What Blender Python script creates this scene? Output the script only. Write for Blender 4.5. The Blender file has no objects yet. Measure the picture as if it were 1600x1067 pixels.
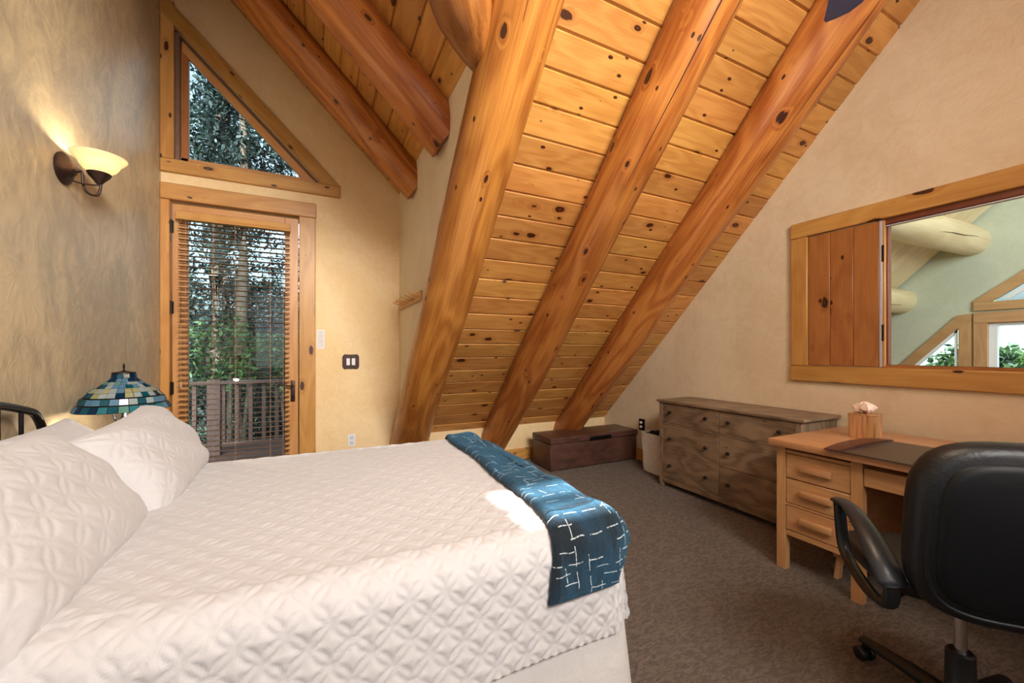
import bpy, bmesh, math, random
import numpy as np
from mathutils import Vector, Matrix
random.seed(7); rng = np.random.default_rng(7)
C = bpy.context.scene.collection
SC = bpy.context.scene
PI = math.pi

# ------------------------------------------------------------------ camera
cam = bpy.data.cameras.new('camera'); co = bpy.data.objects.new('camera', cam); C.objects.link(co)
SC.camera = co
cam.sensor_fit = 'HORIZONTAL'; cam.sensor_width = 36; cam.lens = 36 * 623 / 1600
cam.shift_y = (548 - 533.5) / 1600.0
cam.clip_start = 0.02; cam.clip_end = 500
co.location = (0, 0, 1.28); co.rotation_euler = (PI / 2, 0, -math.atan(303 / 623))

# ------------------------------------------------------------------ world / lights / exposure
w = bpy.data.worlds.new('world'); SC.world = w; w.use_nodes = True
nt = w.node_tree; nt.nodes.clear()
wo = nt.nodes.new('ShaderNodeOutputWorld'); bg = nt.nodes.new('ShaderNodeBackground'); sky = nt.nodes.new('ShaderNodeTexSky')
sky.sky_type = 'NISHITA'; sky.sun_disc = False; sky.sun_elevation = math.radians(32); sky.sun_rotation = math.radians(190); sky.dust_density = 7.0
bg.inputs[1].default_value = 0.62
hsv = nt.nodes.new('ShaderNodeHueSaturation'); hsv.inputs['Saturation'].default_value = 0.4; nt.links.new(sky.outputs[0], hsv.inputs['Color']); nt.links.new(hsv.outputs[0], bg.inputs[0]); nt.links.new(bg.outputs[0], wo.inputs[0])
SC.view_settings.view_transform = 'Standard'; SC.view_settings.look = 'None'; SC.view_settings.gamma = 1
SC.view_settings.use_curve_mapping = False
SC.view_settings.exposure = 0.12

def light(name, kind, loc, energy, color, size=None, size_y=None, aim=None, spot=None):
    l = bpy.data.lights.new(name, kind); l.energy = energy; l.color = color
    if kind == 'AREA':
        l.shape = 'RECTANGLE'; l.size = size; l.size_y = size_y or size
    elif size is not None:
        if kind == 'SUN': l.angle = size
        else: l.shadow_soft_size = size
    o = bpy.data.objects.new(name, l); C.objects.link(o); o.location = loc
    if aim is not None:
        o.rotation_euler = (Vector(aim) - Vector(loc)).to_track_quat('-Z', 'Y').to_euler()
    return o
SUN_T = Vector((0.86, 1.36, 0.70)); SUN_W = Vector((0.95, -2.5, 2.74))
light('sun', 'SUN', (0, -6, 8), 26.0, (1.0, 0.95, 0.88), 0.012, aim=Vector((0, -6, 8)) + (SUN_T - SUN_W))
light('fill_left', 'AREA', (-1.05, -1.35, 1.7), 12, (0.95, 0.98, 1.0), 1.4, 1.6, aim=(1.8, 0.9, 1.2))  # added fill light; the left wall has no window here
light('fill_back', 'AREA', (1.3, -2.4, 1.65), 14, (0.98, 0.98, 1.0), 2.8, 1.5, aim=(1.0, 2.5, 2.2))  # added fill light standing in for daylight; near wall is solid here
light('fill_high', 'AREA', (0.9, -1.75, 3.45), 148, (1.0, 0.95, 0.88), 1.8, 0.9, aim=(0.0, 4.2, 2.4)).data.spread = math.radians(110)  # added soft fill from high up; the roof has no opening
light('fan_lamp', 'POINT', (1.3, 0.5, 2.34), 27, (1.0, 0.86, 0.64), 0.12)
light('great_room_daylight', 'AREA', (4.2, -1.6, 3.0), 165, (0.86, 0.97, 1.0), 2.0, 2.0, aim=(6.9, 2.0, 2.0))

# ------------------------------------------------------------------ materials
def newmat(name):
    m = bpy.data.materials.new(name); m.use_nodes = True
    n = m.node_tree; n.nodes.clear()
    out = n.nodes.new('ShaderNodeOutputMaterial'); p = n.nodes.new('ShaderNodeBsdfPrincipled')
    n.links.new(p.outputs[0], out.inputs[0])
    return m, n, p, out
def srgb(r, g, b):
    f = lambda c: ((c / 255 + 0.055) / 1.055) ** 2.4 if c / 255 > 0.04045 else c / 255 / 12.92
    return (f(r), f(g), f(b), 1)
class G:
    """little node-graph helper"""
    def __init__(s, n): s.n = n
    def node(s, t, **k):
        x = s.n.nodes.new(t)
        for a, b in k.items(): setattr(x, a, b)
        return x
    def link(s, a, b): s.n.links.new(a, b)
    def set(s, sock, v):
        if hasattr(v, 'is_linked') or isinstance(v, bpy.types.NodeSocket): s.link(v, sock)
        else: sock.default_value = v
    def math(s, op, a, b=None, c=None, clamp=False):
        x = s.node('ShaderNodeMath', operation=op); x.use_clamp = clamp
        s.set(x.inputs[0], a)
        if b is not None: s.set(x.inputs[1], b)
        if c is not None: s.set(x.inputs[2], c)
        return x.outputs[0]
    def vmath(s, op, a, b):
        x = s.node('ShaderNodeVectorMath', operation=op); s.set(x.inputs[0], a); s.set(x.inputs[1], b); return x.outputs[0]
    def noise(s, vec, scale, detail=3, rough=0.5, dist=0.0):
        x = s.node('ShaderNodeTexNoise'); s.link(vec, x.inputs['Vector']); x.inputs['Scale'].default_value = scale
        x.inputs['Detail'].default_value = detail; x.inputs['Roughness'].default_value = rough; x.inputs['Distortion'].default_value = dist
        return x.outputs['Fac']
    def ramp(s, v, a, b, lo=0.0, hi=1.0):
        x = s.node('ShaderNodeMapRange', interpolation_type='SMOOTHSTEP'); s.set(x.inputs[0], v)
        x.inputs[1].default_value = a; x.inputs[2].default_value = b; x.inputs[3].default_value = lo; x.inputs[4].default_value = hi
        return x.outputs[0]
    def mix(s, f, a, b, bt='MIX'):
        x = s.node('ShaderNodeMix', data_type='RGBA', blend_type=bt); s.set(x.inputs[0], f)
        for i, v in ((6, a), (7, b)): s.set(x.inputs[i], v)
        return x.outputs[2]
    def bump(s, h, strength, dist=0.01):
        x = s.node('ShaderNodeBump'); s.link(h, x.inputs['Height']); x.inputs['Strength'].default_value = strength; x.inputs['Distance'].default_value = dist
        return x.outputs[0]
    def coord(s, rnd=0.0):
        t = s.node('ShaderNodeTexCoord').outputs['Object']
        if rnd:
            i = s.node('ShaderNodeObjectInfo').outputs['Random']
            c = s.node('ShaderNodeCombineXYZ'); s.link(s.math('MULTIPLY', i, 37.1 * rnd), c.inputs[0]); s.link(s.math('MULTIPLY', i, 91.7 * rnd), c.inputs[1]); s.link(s.math('MULTIPLY', i, 53.3 * rnd), c.inputs[2])
            t = s.vmath('ADD', t, c.outputs[0])
        return t
CACHE = {}
def wood(name, light_c, mid_c, dark_c, axis=0, across=14, along=1.3, knots=0.35, rough=0.42, bump=0.12, tone=0.2, kscale=(2.4, 6.0), ksize=0.10, grain=0.75):
    key = (name, axis)
    if key in CACHE: return CACHE[key]
    m, n, p, out = newmat(name + '_xyz'[axis + 1]); g = G(n)
    v = g.coord(1.0)
    def sc(al, ac): s = [ac, ac, ac]; s[axis] = al; return tuple(s)
    vk = g.vmath('MULTIPLY', v, sc(*kscale))
    vor = g.node('ShaderNodeTexVoronoi'); g.link(vk, vor.inputs['Vector']); vor.inputs['Scale'].default_value = 1.0
    d = vor.outputs['Distance']; sep = g.node('ShaderNodeSeparateColor'); g.link(vor.outputs['Color'], sep.inputs[0])
    sel = g.ramp(sep.outputs[0], knots, knots - 0.01)
    vary = g.math('MULTIPLY_ADD', sep.outputs[1], 0.9, 0.45)
    dd = g.math('DIVIDE', d, vary)
    dn = g.math('ADD', dd, g.math('MULTIPLY_ADD', g.noise(vk, 6.0, 2), 0.08, -0.04))
    vk2 = g.vmath('MULTIPLY', g.vmath('ADD', v, (3.3, 7.7, 1.9)), sc(kscale[0] * 2.1, kscale[1] * 2.0))
    vor2 = g.node('ShaderNodeTexVoronoi'); g.link(vk2, vor2.inputs['Vector']); vor2.inputs['Scale'].default_value = 1.0
    sep2 = g.node('ShaderNodeSeparateColor'); g.link(vor2.outputs['Color'], sep2.inputs[0])
    km2 = g.math('MULTIPLY', g.ramp(vor2.outputs['Distance'], ksize * 1.25, ksize * 0.85), g.ramp(sep2.outputs[0], knots * .4, knots * .4 - 0.01))
    kmask = g.math('MAXIMUM', g.math('MULTIPLY', g.ramp(dn, ksize * 1.05, ksize * 0.85), sel), km2)
    ring = g.math('MULTIPLY', g.ramp(dn, ksize * 2.3, ksize * 0.9), sel)
    low = g.noise(g.vmath('MULTIPLY', v, sc(along, across * 0.42)), 1.0, 2, 0.5)
    band = g.math('SINE', g.math('ADD', g.math('MULTIPLY', low, 46.0), g.math('MULTIPLY', ring, 7.0)))
    band = g.math('MULTIPLY_ADD', band, 0.5, 0.5)
    fine = g.noise(g.vmath('MULTIPLY', v, sc(along * 3.5, across * 11)), 1.0, 5, 0.7)
    blot = g.noise(g.vmath('MULTIPLY', v, sc(along * 1.2, across * 0.25)), 1.0, 2)
    f = g.math('ADD', g.math('MULTIPLY', band, 0.42 * grain), g.math('MULTIPLY_ADD', fine, 1.5 * grain, -0.6 * grain))
    f = g.math('ADD', f, g.math('MULTIPLY_ADD', blot, 0.9, -0.35), clamp=True)
    col = g.mix(f, light_c, mid_c)
    col = g.mix(g.math('MULTIPLY', ring, 0.55), col, mid_c)
    col = g.mix(g.math('MULTIPLY', g.ramp(dn, 0.25 * ksize, 0.0), kmask), g.mix(kmask, col, dark_c), mid_c)
    hs = g.node('ShaderNodeHueSaturation'); g.link(col, hs.inputs['Color'])
    rnd = g.node('ShaderNodeObjectInfo').outputs['Random']
    g.link(g.math('MULTIPLY_ADD', rnd, tone * 2, 1 - tone), hs.inputs['Value'])
    g.link(g.math('MULTIPLY_ADD', g.math('FRACT', g.math('MULTIPLY', rnd, 7.3)), 0.010, 0.497), hs.inputs['Hue'])
    g.link(hs.outputs[0], p.inputs['Base Color'])
    p.inputs['Roughness'].default_value = rough
    h = g.math('ADD', g.math('MULTIPLY', fine, 0.5), g.math('MULTIPLY_ADD', band, 0.35, g.math('MULTIPLY', kmask, -0.8)))
    g.link(g.bump(h, bump, 0.004), p.inputs['Normal'])
    CACHE[key] = m; return m
def plain(name, c, rough=0.5, metal=0.0, nscale=0, namt=0.1, bump=0.0, spec=None, aniso=None, rnd=0.0):
    key = ('p', name)
    if key in CACHE: return CACHE[key]
    m, n, p, out = newmat(name); g = G(n)
    p.inputs['Roughness'].default_value = rough; p.inputs['Metallic'].default_value = metal
    if spec is not None: p.inputs['Specular IOR Level'].default_value = spec
    if nscale:
        v = g.coord(0.3); f = g.noise(v, nscale, 4, 0.6)
        c2 = tuple(max(0, x * (1 - namt * 2.2)) for x in c[:3]) + (1,)
        g.link(g.mix(g.ramp(f, 0.3, 0.7), c2, c), p.inputs['Base Color'])
        if bump: g.link(g.bump(f, bump, 0.005), p.inputs['Normal'])
    else: p.inputs['Base Color'].default_value = c
    CACHE[key] = m; return m
def plaster(name, a, b, rough=0.7, scale=1.3, strength=0.18, streak=(1, 1, 1), contrast=(0.35, 0.65)):
    m, n, p, out = newmat(name); g = G(n); v = g.coord()
    big = g.noise(g.vmath('MULTIPLY', v, streak), scale, 5, 0.62, 1.2)
    sm = g.noise(g.vmath('MULTIPLY', v, streak), scale * 6, 4, 0.6, 2.5)
    f = g.math('MULTIPLY_ADD', sm, 0.35, g.math('MULTIPLY', big, 0.65))
    g.link(g.mix(g.ramp(f, *contrast), a, b), p.inputs['Base Color'])
    p.inputs['Roughness'].default_value = rough
    tr = g.noise(v, 7.0, 4, 0.55, 3.5)
    g.link(g.bump(tr, strength, 0.02), p.inputs['Normal'])
    return m
PINE_L, PINE_M, PINE_D = srgb(204, 146, 78), srgb(160, 96, 40), srgb(66, 30, 12)
def pine(a): return wood('ceiling_pine', PINE_L, PINE_M, PINE_D, a, across=13, along=1.1, knots=0.72, rough=0.36, ksize=0.145, kscale=(4.4, 8.5), tone=0.15)
def logwood(a): return wood('peeled_log', srgb(198, 130, 62), srgb(148, 80, 31), srgb(60, 28, 12), a, across=8, along=0.7, knots=0.6, rough=0.36, ksize=0.115, kscale=(3.8, 7.4), bump=0.6, tone=0.03, grain=1.3)
def shadedlog(a): return wood('valley_log_shaded', srgb(172, 106, 54), srgb(128, 70, 30), srgb(56, 26, 10), a, across=9, along=0.6, knots=0.0, rough=0.36, bump=0.4, tone=0.02, grain=1.3)  # log wood darkened: shade in the valley is put into its colour
def trimwood(a): return wood('alder_trim', srgb(204, 152, 84), srgb(168, 110, 50), srgb(66, 30, 12), a, across=9, along=0.9, knots=0.5, rough=0.38, ksize=0.15, kscale=(3.2, 8), tone=0.07)
def doorwood(a): return wood('door_fir', srgb(208, 156, 96), srgb(180, 122, 64), srgb(110, 60, 24), a, across=16, along=0.8, knots=0.02, rough=0.35, tone=0.04, bump=0.06)
def shutwood(a): return wood('shutter_pine', srgb(176, 112, 60), srgb(138, 78, 36), srgb(56, 22, 8), a, across=8, along=1.0, knots=0.65, rough=0.4, ksize=0.16, kscale=(5, 9), tone=0.07)
def greywood(a): return wood('weathered_oak', srgb(148, 122, 96), srgb(92, 72, 54), srgb(60, 44, 32), a, across=9, along=1.6, knots=0.1, rough=0.5, ksize=0.06, tone=0.06, grain=1.1)
def oak(a): return wood('desk_oak', srgb(202, 152, 106), srgb(164, 114, 76), srgb(120, 74, 40), a, across=22, along=1.2, knots=0.0, rough=0.34, tone=0.05, bump=0.08, grain=.6)
def darkwood(a): return wood('walnut_chest', srgb(98, 66, 56), srgb(50, 32, 30), srgb(22, 12, 10), a, across=9, along=1.8, knots=0.1, rough=0.3, tone=0.05)
def slatwood(a): return wood('blind_slat', srgb(136, 92, 58), srgb(100, 64, 38), srgb(110, 60, 24), a, across=16, along=0.8, knots=0.0, rough=0.4, tone=0.05, bump=0.03)
def acacia(a): return wood('tissue_box_wood', srgb(204, 148, 94), srgb(130, 80, 52), srgb(90, 48, 26), a, across=26, along=1.2, knots=0.0, rough=0.35, tone=0.25, grain=1.0)
def barkwood(a): return wood('deck_cedar', srgb(92, 58, 50), srgb(60, 38, 34), srgb(40, 24, 20), a, across=12, along=1.4, knots=0.1, rough=0.7, tone=0.1)
M = {}
M['wall_far'] = plaster('plaster_gold', srgb(230, 198, 146), srgb(238, 212, 166))
M['wall_left'] = plaster('plaster_faux_grey_shaded', srgb(172, 156, 130), srgb(206, 186, 150), rough=0.42, scale=1.0, strength=0.2, streak=(1, 1, 0.55), contrast=(0.40, 0.60))  # mottled faux finish, with grazing shade put into its greyer tone
M['wall_right'] = plaster('plaster_tan', srgb(216, 192, 156), srgb(228, 208, 176), scale=1.0)
M['wall_side'] = plaster('plaster_cream_daylit', srgb(228, 210, 180), srgb(236, 222, 198))  # cream plaster lightened: daylight beside the log is put into the colour
M['great'] = plaster('plaster_cool_cast', srgb(186, 194, 172), srgb(198, 204, 184), strength=0.06)  # pale plaster with the cool daylight cast put into its colour
M['bronze'] = plain('dark_bronze', srgb(66, 48, 42), 0.42, 0.6, 30, 0.2)
M['black'] = plain('black_metal', srgb(18, 18, 20), 0.28, 0.3, 20, 0.15)
M['hinge'] = plain('black_hinge', srgb(26, 22, 22), 0.4, 0.6, 40, 0.2)
M['white_plastic'] = plain('white_plastic', srgb(232, 232, 236), 0.4, 0, 60, 0.02)
M['chrome'] = plain('chrome', srgb(200, 200, 205), 0.15, 1.0, 60, 0.05)
M['silver'] = plain('silver_weatherstrip', srgb(206, 206, 214), 0.4, 0.3, 60, 0.05)
M['leather'] = plain('black_leather', srgb(12, 19, 26), 0.42, 0, 90, 0.15, 0.25)
M['plastic_black'] = plain('black_plastic', srgb(20, 26, 32), 0.38, 0, 120, 0.1, 0.08)
M['cord'] = plain('blind_cord', srgb(196, 158, 130), 0.8, 0, 80, 0.1)
M['canvas'] = plain('canvas_bag', srgb(236, 228, 216), 0.9, 0, 26, 0.06, 0.4)
M['dark_cloth'] = plain('dark_liner_cloth', srgb(22, 20, 22), 0.9, 0, 18, 0.25, 0.6)
M['tissue'] = plain('tissue_paper', srgb(240, 214, 196), 0.9, 0, 30, 0.03, 0.3)
M['blotter'] = plain('blotter_vinyl', srgb(70, 62, 56), 0.35, 0, 60, 0.08, 0.1)
M['blotter_edge'] = plain('blotter_leather', srgb(86, 46, 42), 0.3, 0, 40, 0.12)
M['fan'] = plain('fan_blade_grey', srgb(62, 66, 100), 0.3, 0, 8, 0.1)
M['lead'] = plain('lead_came', srgb(40, 36, 34), 0.45, 0.7, 60, 0.15)
M['pewter'] = plain('pewter_lamp_base', srgb(92, 104, 120), 0.35, 0.8, 60, 0.15)
M['check'] = plain('dark_check', srgb(52, 26, 12), 0.8, 0, 40, 0.2)

def mat_quilt(name, c):
    m, n, p, out = newmat(name); g = G(n); v = g.coord()
    f = g.noise(v, 16, 5, 0.6, 1.0); f2 = g.noise(v, 4.0, 3, 0.5, 2.0)
    g.link(g.mix(f, tuple(x * 0.95 for x in c[:3]) + (1,), c), p.inputs['Base Color'])
    p.inputs['Roughness'].default_value = 0.75; p.inputs['Sheen Weight'].default_value = 0.25
    g.link(g.bump(g.math('ADD', f, g.math('MULTIPLY', f2, 1.2)), 0.5, 0.006), p.inputs['Normal'])
    return m
M['quilt'] = mat_quilt('white_quilt', srgb(200, 199, 202))
M['skirt'] = mat_quilt('white_bedskirt', srgb(212, 210, 210))
def mat_carpet():
    m, n, p, out = newmat('patterned_carpet'); g = G(n); v = g.coord()
    rot = g.node('ShaderNodeMapping'); g.link(v, rot.inputs[0]); rot.inputs['Rotation'].default_value = (0, 0, 0.5); rot.inputs['Scale'].default_value = (1, 2.2, 1)
    a = g.noise(rot.outputs[0], 26, 3, 0.55, 1.2); b = g.noise(v, 240, 3, 0.7); c = g.noise(v, 2.2, 3)
    f = g.math('ADD', g.math('MULTIPLY', g.ramp(a, 0.40, 0.60), 0.6), g.math('MULTIPLY_ADD', b, 1.1, -0.3), clamp=True)
    col = g.mix(f, srgb(78, 64, 55), srgb(156, 136, 118))
    col = g.mix(g.math('MULTIPLY', c, 0.25), col, srgb(96, 80, 72))
    g.link(col, p.inputs['Base Color']); p.inputs['Roughness'].default_value = 0.95; p.inputs['Sheen Weight'].default_value = 0.2
    g.link(g.bump(g.math('MULTIPLY_ADD', a, 1.5, b), 1.0, 0.02), p.inputs['Normal'])
    return m
M['carpet'] = mat_carpet()
def mat_throw():
    m, n, p, out = newmat('blue_plush_throw'); g = G(n)
    uv = g.node('ShaderNodeUVMap').outputs[0]
    jit = g.noise(uv, 30, 2)
    uvd = g.vmath('ADD', uv, g.vmath('MULTIPLY', g.node('ShaderNodeTexNoise').outputs['Color'], (0.004, 0.004, 0)))
    wob = g.noise(uv, 9, 2)
    def dashes(cu, cv, half, wd, p_, ou, ov, swap):
        sp_ = g.node('ShaderNodeSeparateXYZ'); g.link(uv, sp_.inputs[0]); a_, b_ = (1, 0) if swap else (0, 1)
        u_ = g.math('ADD', g.math('DIVIDE', sp_.outputs[a_], cu), ou)
        v_ = g.math('ADD', g.math('DIVIDE', g.math('ADD', sp_.outputs[b_], g.math('MULTIPLY_ADD', wob, .03, 0)), cv), ov)
        row = g.math('FLOOR', v_); u2 = g.math('ADD', u_, g.math('MULTIPLY', row, 0.37))
        c_ = g.node('ShaderNodeCombineXYZ'); g.link(g.math('FLOOR', u2), c_.inputs[0]); g.link(row, c_.inputs[1])
        wn = g.node('ShaderNodeTexWhiteNoise'); g.link(c_.outputs[0], wn.inputs['Vector'])
        on = g.math('LESS_THAN', wn.outputs['Value'], p_)
        fu = g.math('ABSOLUTE', g.math('SUBTRACT', g.math('FRACT', u2), 0.5)); fv = g.math('ABSOLUTE', g.math('SUBTRACT', g.math('FRACT', v_), 0.5))
        return g.math('MULTIPLY', on, g.math('MULTIPLY', g.ramp(fu, half + .03, half), g.ramp(fv, wd * 1.6, wd * .6)))
    d = g.math('MAXIMUM', dashes(.075, .030, .33, .042, .46, .2, .1, False), dashes(.066, .044, .36, .028, .34, .6, .45, True))
    d = g.math('MULTIPLY', d, g.ramp(g.noise(uv, 150, 2), 0.32, 0.5))
    blue = g.noise(g.vmath('MULTIPLY', uv, (3.2, 1.0, 1)), 2.6, 2)
    fuzz = g.noise(uv, 260, 3, 0.7)
    base = g.mix(g.ramp(blue, 0.48, 0.70), srgb(6, 9, 15), srgb(12, 46, 70))
    base = g.mix(g.math('MULTIPLY', fuzz, 0.12), base, srgb(60, 110, 140))
    g.link(g.mix(d, base, srgb(214, 226, 232)), p.inputs['Base Color'])
    p.inputs['Roughness'].default_value = 0.85; p.inputs['Sheen Weight'].default_value = 0.6; p.inputs['Sheen Tint'].default_value = srgb(80, 160, 205)
    p.inputs['Sheen Roughness'].default_value = 0.35
    g.link(g.bump(g.math('ADD', fuzz, g.math('MULTIPLY', jit, 1.5)), 0.8, 0.008), p.inputs['Normal'])
    return m
M['throw'] = mat_throw()
def mat_glass():
    m = bpy.data.materials.new('window_glass'); m.use_nodes = True; n = m.node_tree; n.nodes.clear(); g = G(n)
    out = g.node('ShaderNodeOutputMaterial'); tr = g.node('ShaderNodeBsdfTransparent'); gl = g.node('ShaderNodeBsdfGlossy'); mx = g.node('ShaderNodeMixShader')
    tr.inputs[0].default_value = (0.78, 0.92, 0.95, 1); gl.inputs['Roughness'].default_value = 0.02
    fr = g.node('ShaderNodeFresnel'); fr.inputs[0].default_value = 1.5
    g.link(g.math('MULTIPLY', fr.outputs[0], 0.7, clamp=True), mx.inputs[0]); g.link(tr.outputs[0], mx.inputs[1]); g.link(gl.outputs[0], mx.inputs[2]); g.link(mx.outputs[0], out.inputs[0])
    return m
M['glass'] = mat_glass()
def mat_lampglass(name, c, emit=0.0, tr=0.5):
    m, n, p, out = newmat(name); g = G(n); v = g.coord(0.3)
    f = g.noise(v, 22, 3)
    col = g.mix(f, tuple(x * 0.6 for x in c[:3]) + (1,), c)
    g.link(col, p.inputs['Base Color']); p.inputs['Roughness'].default_value = 0.12
    t = g.node('ShaderNodeBsdfTranslucent'); g.link(col, t.inputs[0]); mx = g.node('ShaderNodeMixShader'); mx.inputs[0].default_value = tr
    g.link(p.outputs[0], mx.inputs[1]); g.link(t.outputs[0], mx.inputs[2]); g.link(mx.outputs[0], out.inputs[0])
    if emit: p.inputs['Emission Color'].default_value = c; p.inputs['Emission Strength'].default_value = emit
    return m
TILES = [mat_lampglass('stained_glass_%s' % nm, srgb(*c), 0, 0.5) for nm, c in (('navy', (18, 62, 98)), ('teal', (24, 110, 128)), ('turquoise', (70, 160, 175)), ('sky', (120, 172, 205)), ('pearl', (205, 220, 220)), ('cream', (214, 210, 160)), ('seafoam', (130, 190, 175)))]
M['alabaster'] = mat_lampglass('alabaster_shade', srgb(255, 238, 205), .30, 0.5)
def mat_leaf(name, a, b):
    m, n, p, out = newmat(name); g = G(n); v = g.coord(0.5)
    col = g.mix(g.ramp(g.noise(v, 3.0, 4), 0.35, 0.65), a, b)
    g.link(col, p.inputs['Base Color']); p.inputs['Roughness'].default_value = 0.6
    t = g.node('ShaderNodeBsdfTranslucent'); g.link(col, t.inputs[0]); mx = g.node('ShaderNodeMixShader'); mx.inputs[0].default_value = 0.35
    g.link(p.outputs[0], mx.inputs[1]); g.link(t.outputs[0], mx.inputs[2]); g.link(mx.outputs[0], out.inputs[0])
    return m
M['needle'] = mat_leaf('conifer_needles', srgb(9, 20, 19), srgb(22, 40, 35))
M['leaf'] = mat_leaf('broad_leaves', srgb(26, 48, 32), srgb(78, 102, 52))
M['bark'] = plain('tree_bark', srgb(92, 74, 62), 0.9, 0, 9, 0.25, 0.8)
M['ground'] = plain('forest_ground', srgb(60, 66, 44), 0.95, 0, 1.5, 0.3, 0.5)
M['hill'] = plain('hazy_hill', srgb(150, 158, 150), 1.0, 0, 0.15, 0.2)
M['roofing'] = plain('roof_decking', srgb(90, 60, 36), 0.8, 0, 5, 0.2)

# ------------------------------------------------------------------ mesh helpers
class B:
    def __init__(s): s.bm = bmesh.new()
    def box(s, lo, hi, bev=0.0, seg=1, mat=None):
        lo, hi = [min(a, b) for a, b in zip(lo, hi)], [max(a, b) for a, b in zip(lo, hi)]
        r = bmesh.ops.create_cube(s.bm, size=1.0)
        c = [(a + b) / 2 for a, b in zip(lo, hi)]; d = [b - a for a, b in zip(lo, hi)]
        T = Matrix.Translation(c) @ Matrix.Diagonal((*d, 1))
        if mat is not None: T = mat @ T
        bmesh.ops.transform(s.bm, matrix=T, verts=r['verts'])
        if bev:
            es = list({e for v in r['verts'] for e in v.link_edges})
            bmesh.ops.bevel(s.bm, geom=es, offset=bev, segments=seg, affect='EDGES', profile=0.5)
        return s
    def sweep(s, pts, ra, rb=None, n=14, up=(0, 0, 1), cap=True, closed=False):
        pts = [Vector(p) for p in pts]; N = len(pts)
        ra = ra if hasattr(ra, '__len__') else [ra] * N; rb = ra if rb is None else (rb if hasattr(rb, '__len__') else [rb] * N)
        rings = []; up = Vector(up)
        for i, p in enumerate(pts):
            a = pts[(i - 1) % N] if (closed or i > 0) else p; b = pts[(i + 1) % N] if (closed or i < N - 1) else p
            t = (b - a).normalized(); x = t.cross(up)
            if x.length < 1e-4: x = t.cross(Vector((1, 0, 0)))
            x.normalize(); y = x.cross(t).normalized()
            rings.append([s.bm.verts.new(p + x * (ra[i] * math.cos(2 * PI * k / n)) + y * (rb[i] * math.sin(2 * PI * k / n))) for k in range(n)])
        M_ = N if closed else N - 1
        for i in range(M_):
            A, Bq = rings[i], rings[(i + 1) % N]
            for k in range(n): s.bm.faces.new((A[k], A[(k + 1) % n], Bq[(k + 1) % n], Bq[k]))
        if cap and not closed:
            s.bm.faces.new(rings[0][::-1]); s.bm.faces.new(rings[-1])
        return s
    def lathe(s, prof, center=(0, 0, 0), n=32, mat=None, cap=True):
        T = mat or Matrix.Translation(center); rings = []
        for r, z in prof: rings.append([s.bm.verts.new(T @ Vector((r * math.cos(2 * PI * k / n), r * math.sin(2 * PI * k / n), z))) for k in range(n)])
        for A, Bq in zip(rings, rings[1:]):
            for k in range(n): s.bm.faces.new((A[k], A[(k + 1) % n], Bq[(k + 1) % n], Bq[k]))
        if cap:
            if prof[0][0] > 1e-3: s.bm.faces.new(rings[0][::-1])
            if prof[-1][0] > 1e-3: s.bm.faces.new(rings[-1])
        return s
    def prism(s, poly, d, mat=None):
        """poly: list of 3D points, extruded by vector d"""
        T = mat or Matrix.Identity(4); d = Vector(d)
        a = [s.bm.verts.new(T @ Vector(p)) for p in poly]; b = [s.bm.verts.new(T @ (Vector(p) + d)) for p in poly]
        s.bm.faces.new(a); s.bm.faces.new(b[::-1]); k = len(poly)
        for i in range(k): s.bm.faces.new((a[i], b[i], b[(i + 1) % k], a[(i + 1) % k]))
        return s
    def mesh(s, name, mats, origin=(0, 0, 0), smooth=True, angle=38):
        bmesh.ops.remove_doubles(s.bm, verts=s.bm.verts, dist=1e-6)
        bmesh.ops.recalc_face_normals(s.bm, faces=s.bm.faces)
        bmesh.ops.translate(s.bm, verts=s.bm.verts, vec=-Vector(origin))
        me = bpy.data.meshes.new(name); s.bm.to_mesh(me); s.bm.free()
        for m in (mats if isinstance(mats, (list, tuple)) else [mats]): me.materials.append(m)
        if smooth:
            me.shade_smooth(); me.set_sharp_from_angle(angle=math.radians(angle))
        return me
def wloc(o):
    v = Vector((0, 0, 0))
    while o is not None: v += o.location; o = o.parent
    return v
def tag(o, label=None, cat=None, group=None, kind=None):
    for k, v in (('label', label), ('category', cat), ('group', group), ('kind', kind)):
        if v: o[k] = v
    return o
def thing(name, label, cat, loc=(0, 0, 0), rz=0, group=None):
    o = bpy.data.objects.new(name, None); C.objects.link(o); o.empty_display_size = 0.1
    o.location = loc; o.rotation_euler = (0, 0, rz); return tag(o, label, cat, group)
def obj(name, b, mat, parent=None, world=True, label=None, smooth=True, angle=38):
    """world=True: geometry given in world coordinates (unrotated root); False: in the root's local coordinates"""
    org = wloc(parent) if (parent is not None and world) else (0, 0, 0)
    me = b.mesh(name, mat, org, smooth, angle) if isinstance(b, B) else b
    o = bpy.data.objects.new(name, me); C.objects.link(o)
    if parent is not None: o.parent = parent
    if label: o['label'] = label
    return o
def solo(name, b, mat, loc, label, cat, group=None, **k):
    me = b.mesh(name, mat, loc, **k); o = bpy.data.objects.new(name, me); C.objects.link(o); o.location = loc
    return tag(o, label, cat, group)
def struct(name, b, mat, **k):
    me = b.mesh(name, mat, (0, 0, 0), **k); o = bpy.data.objects.new(name, me); C.objects.link(o); o['kind'] = 'structure'; return o
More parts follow.
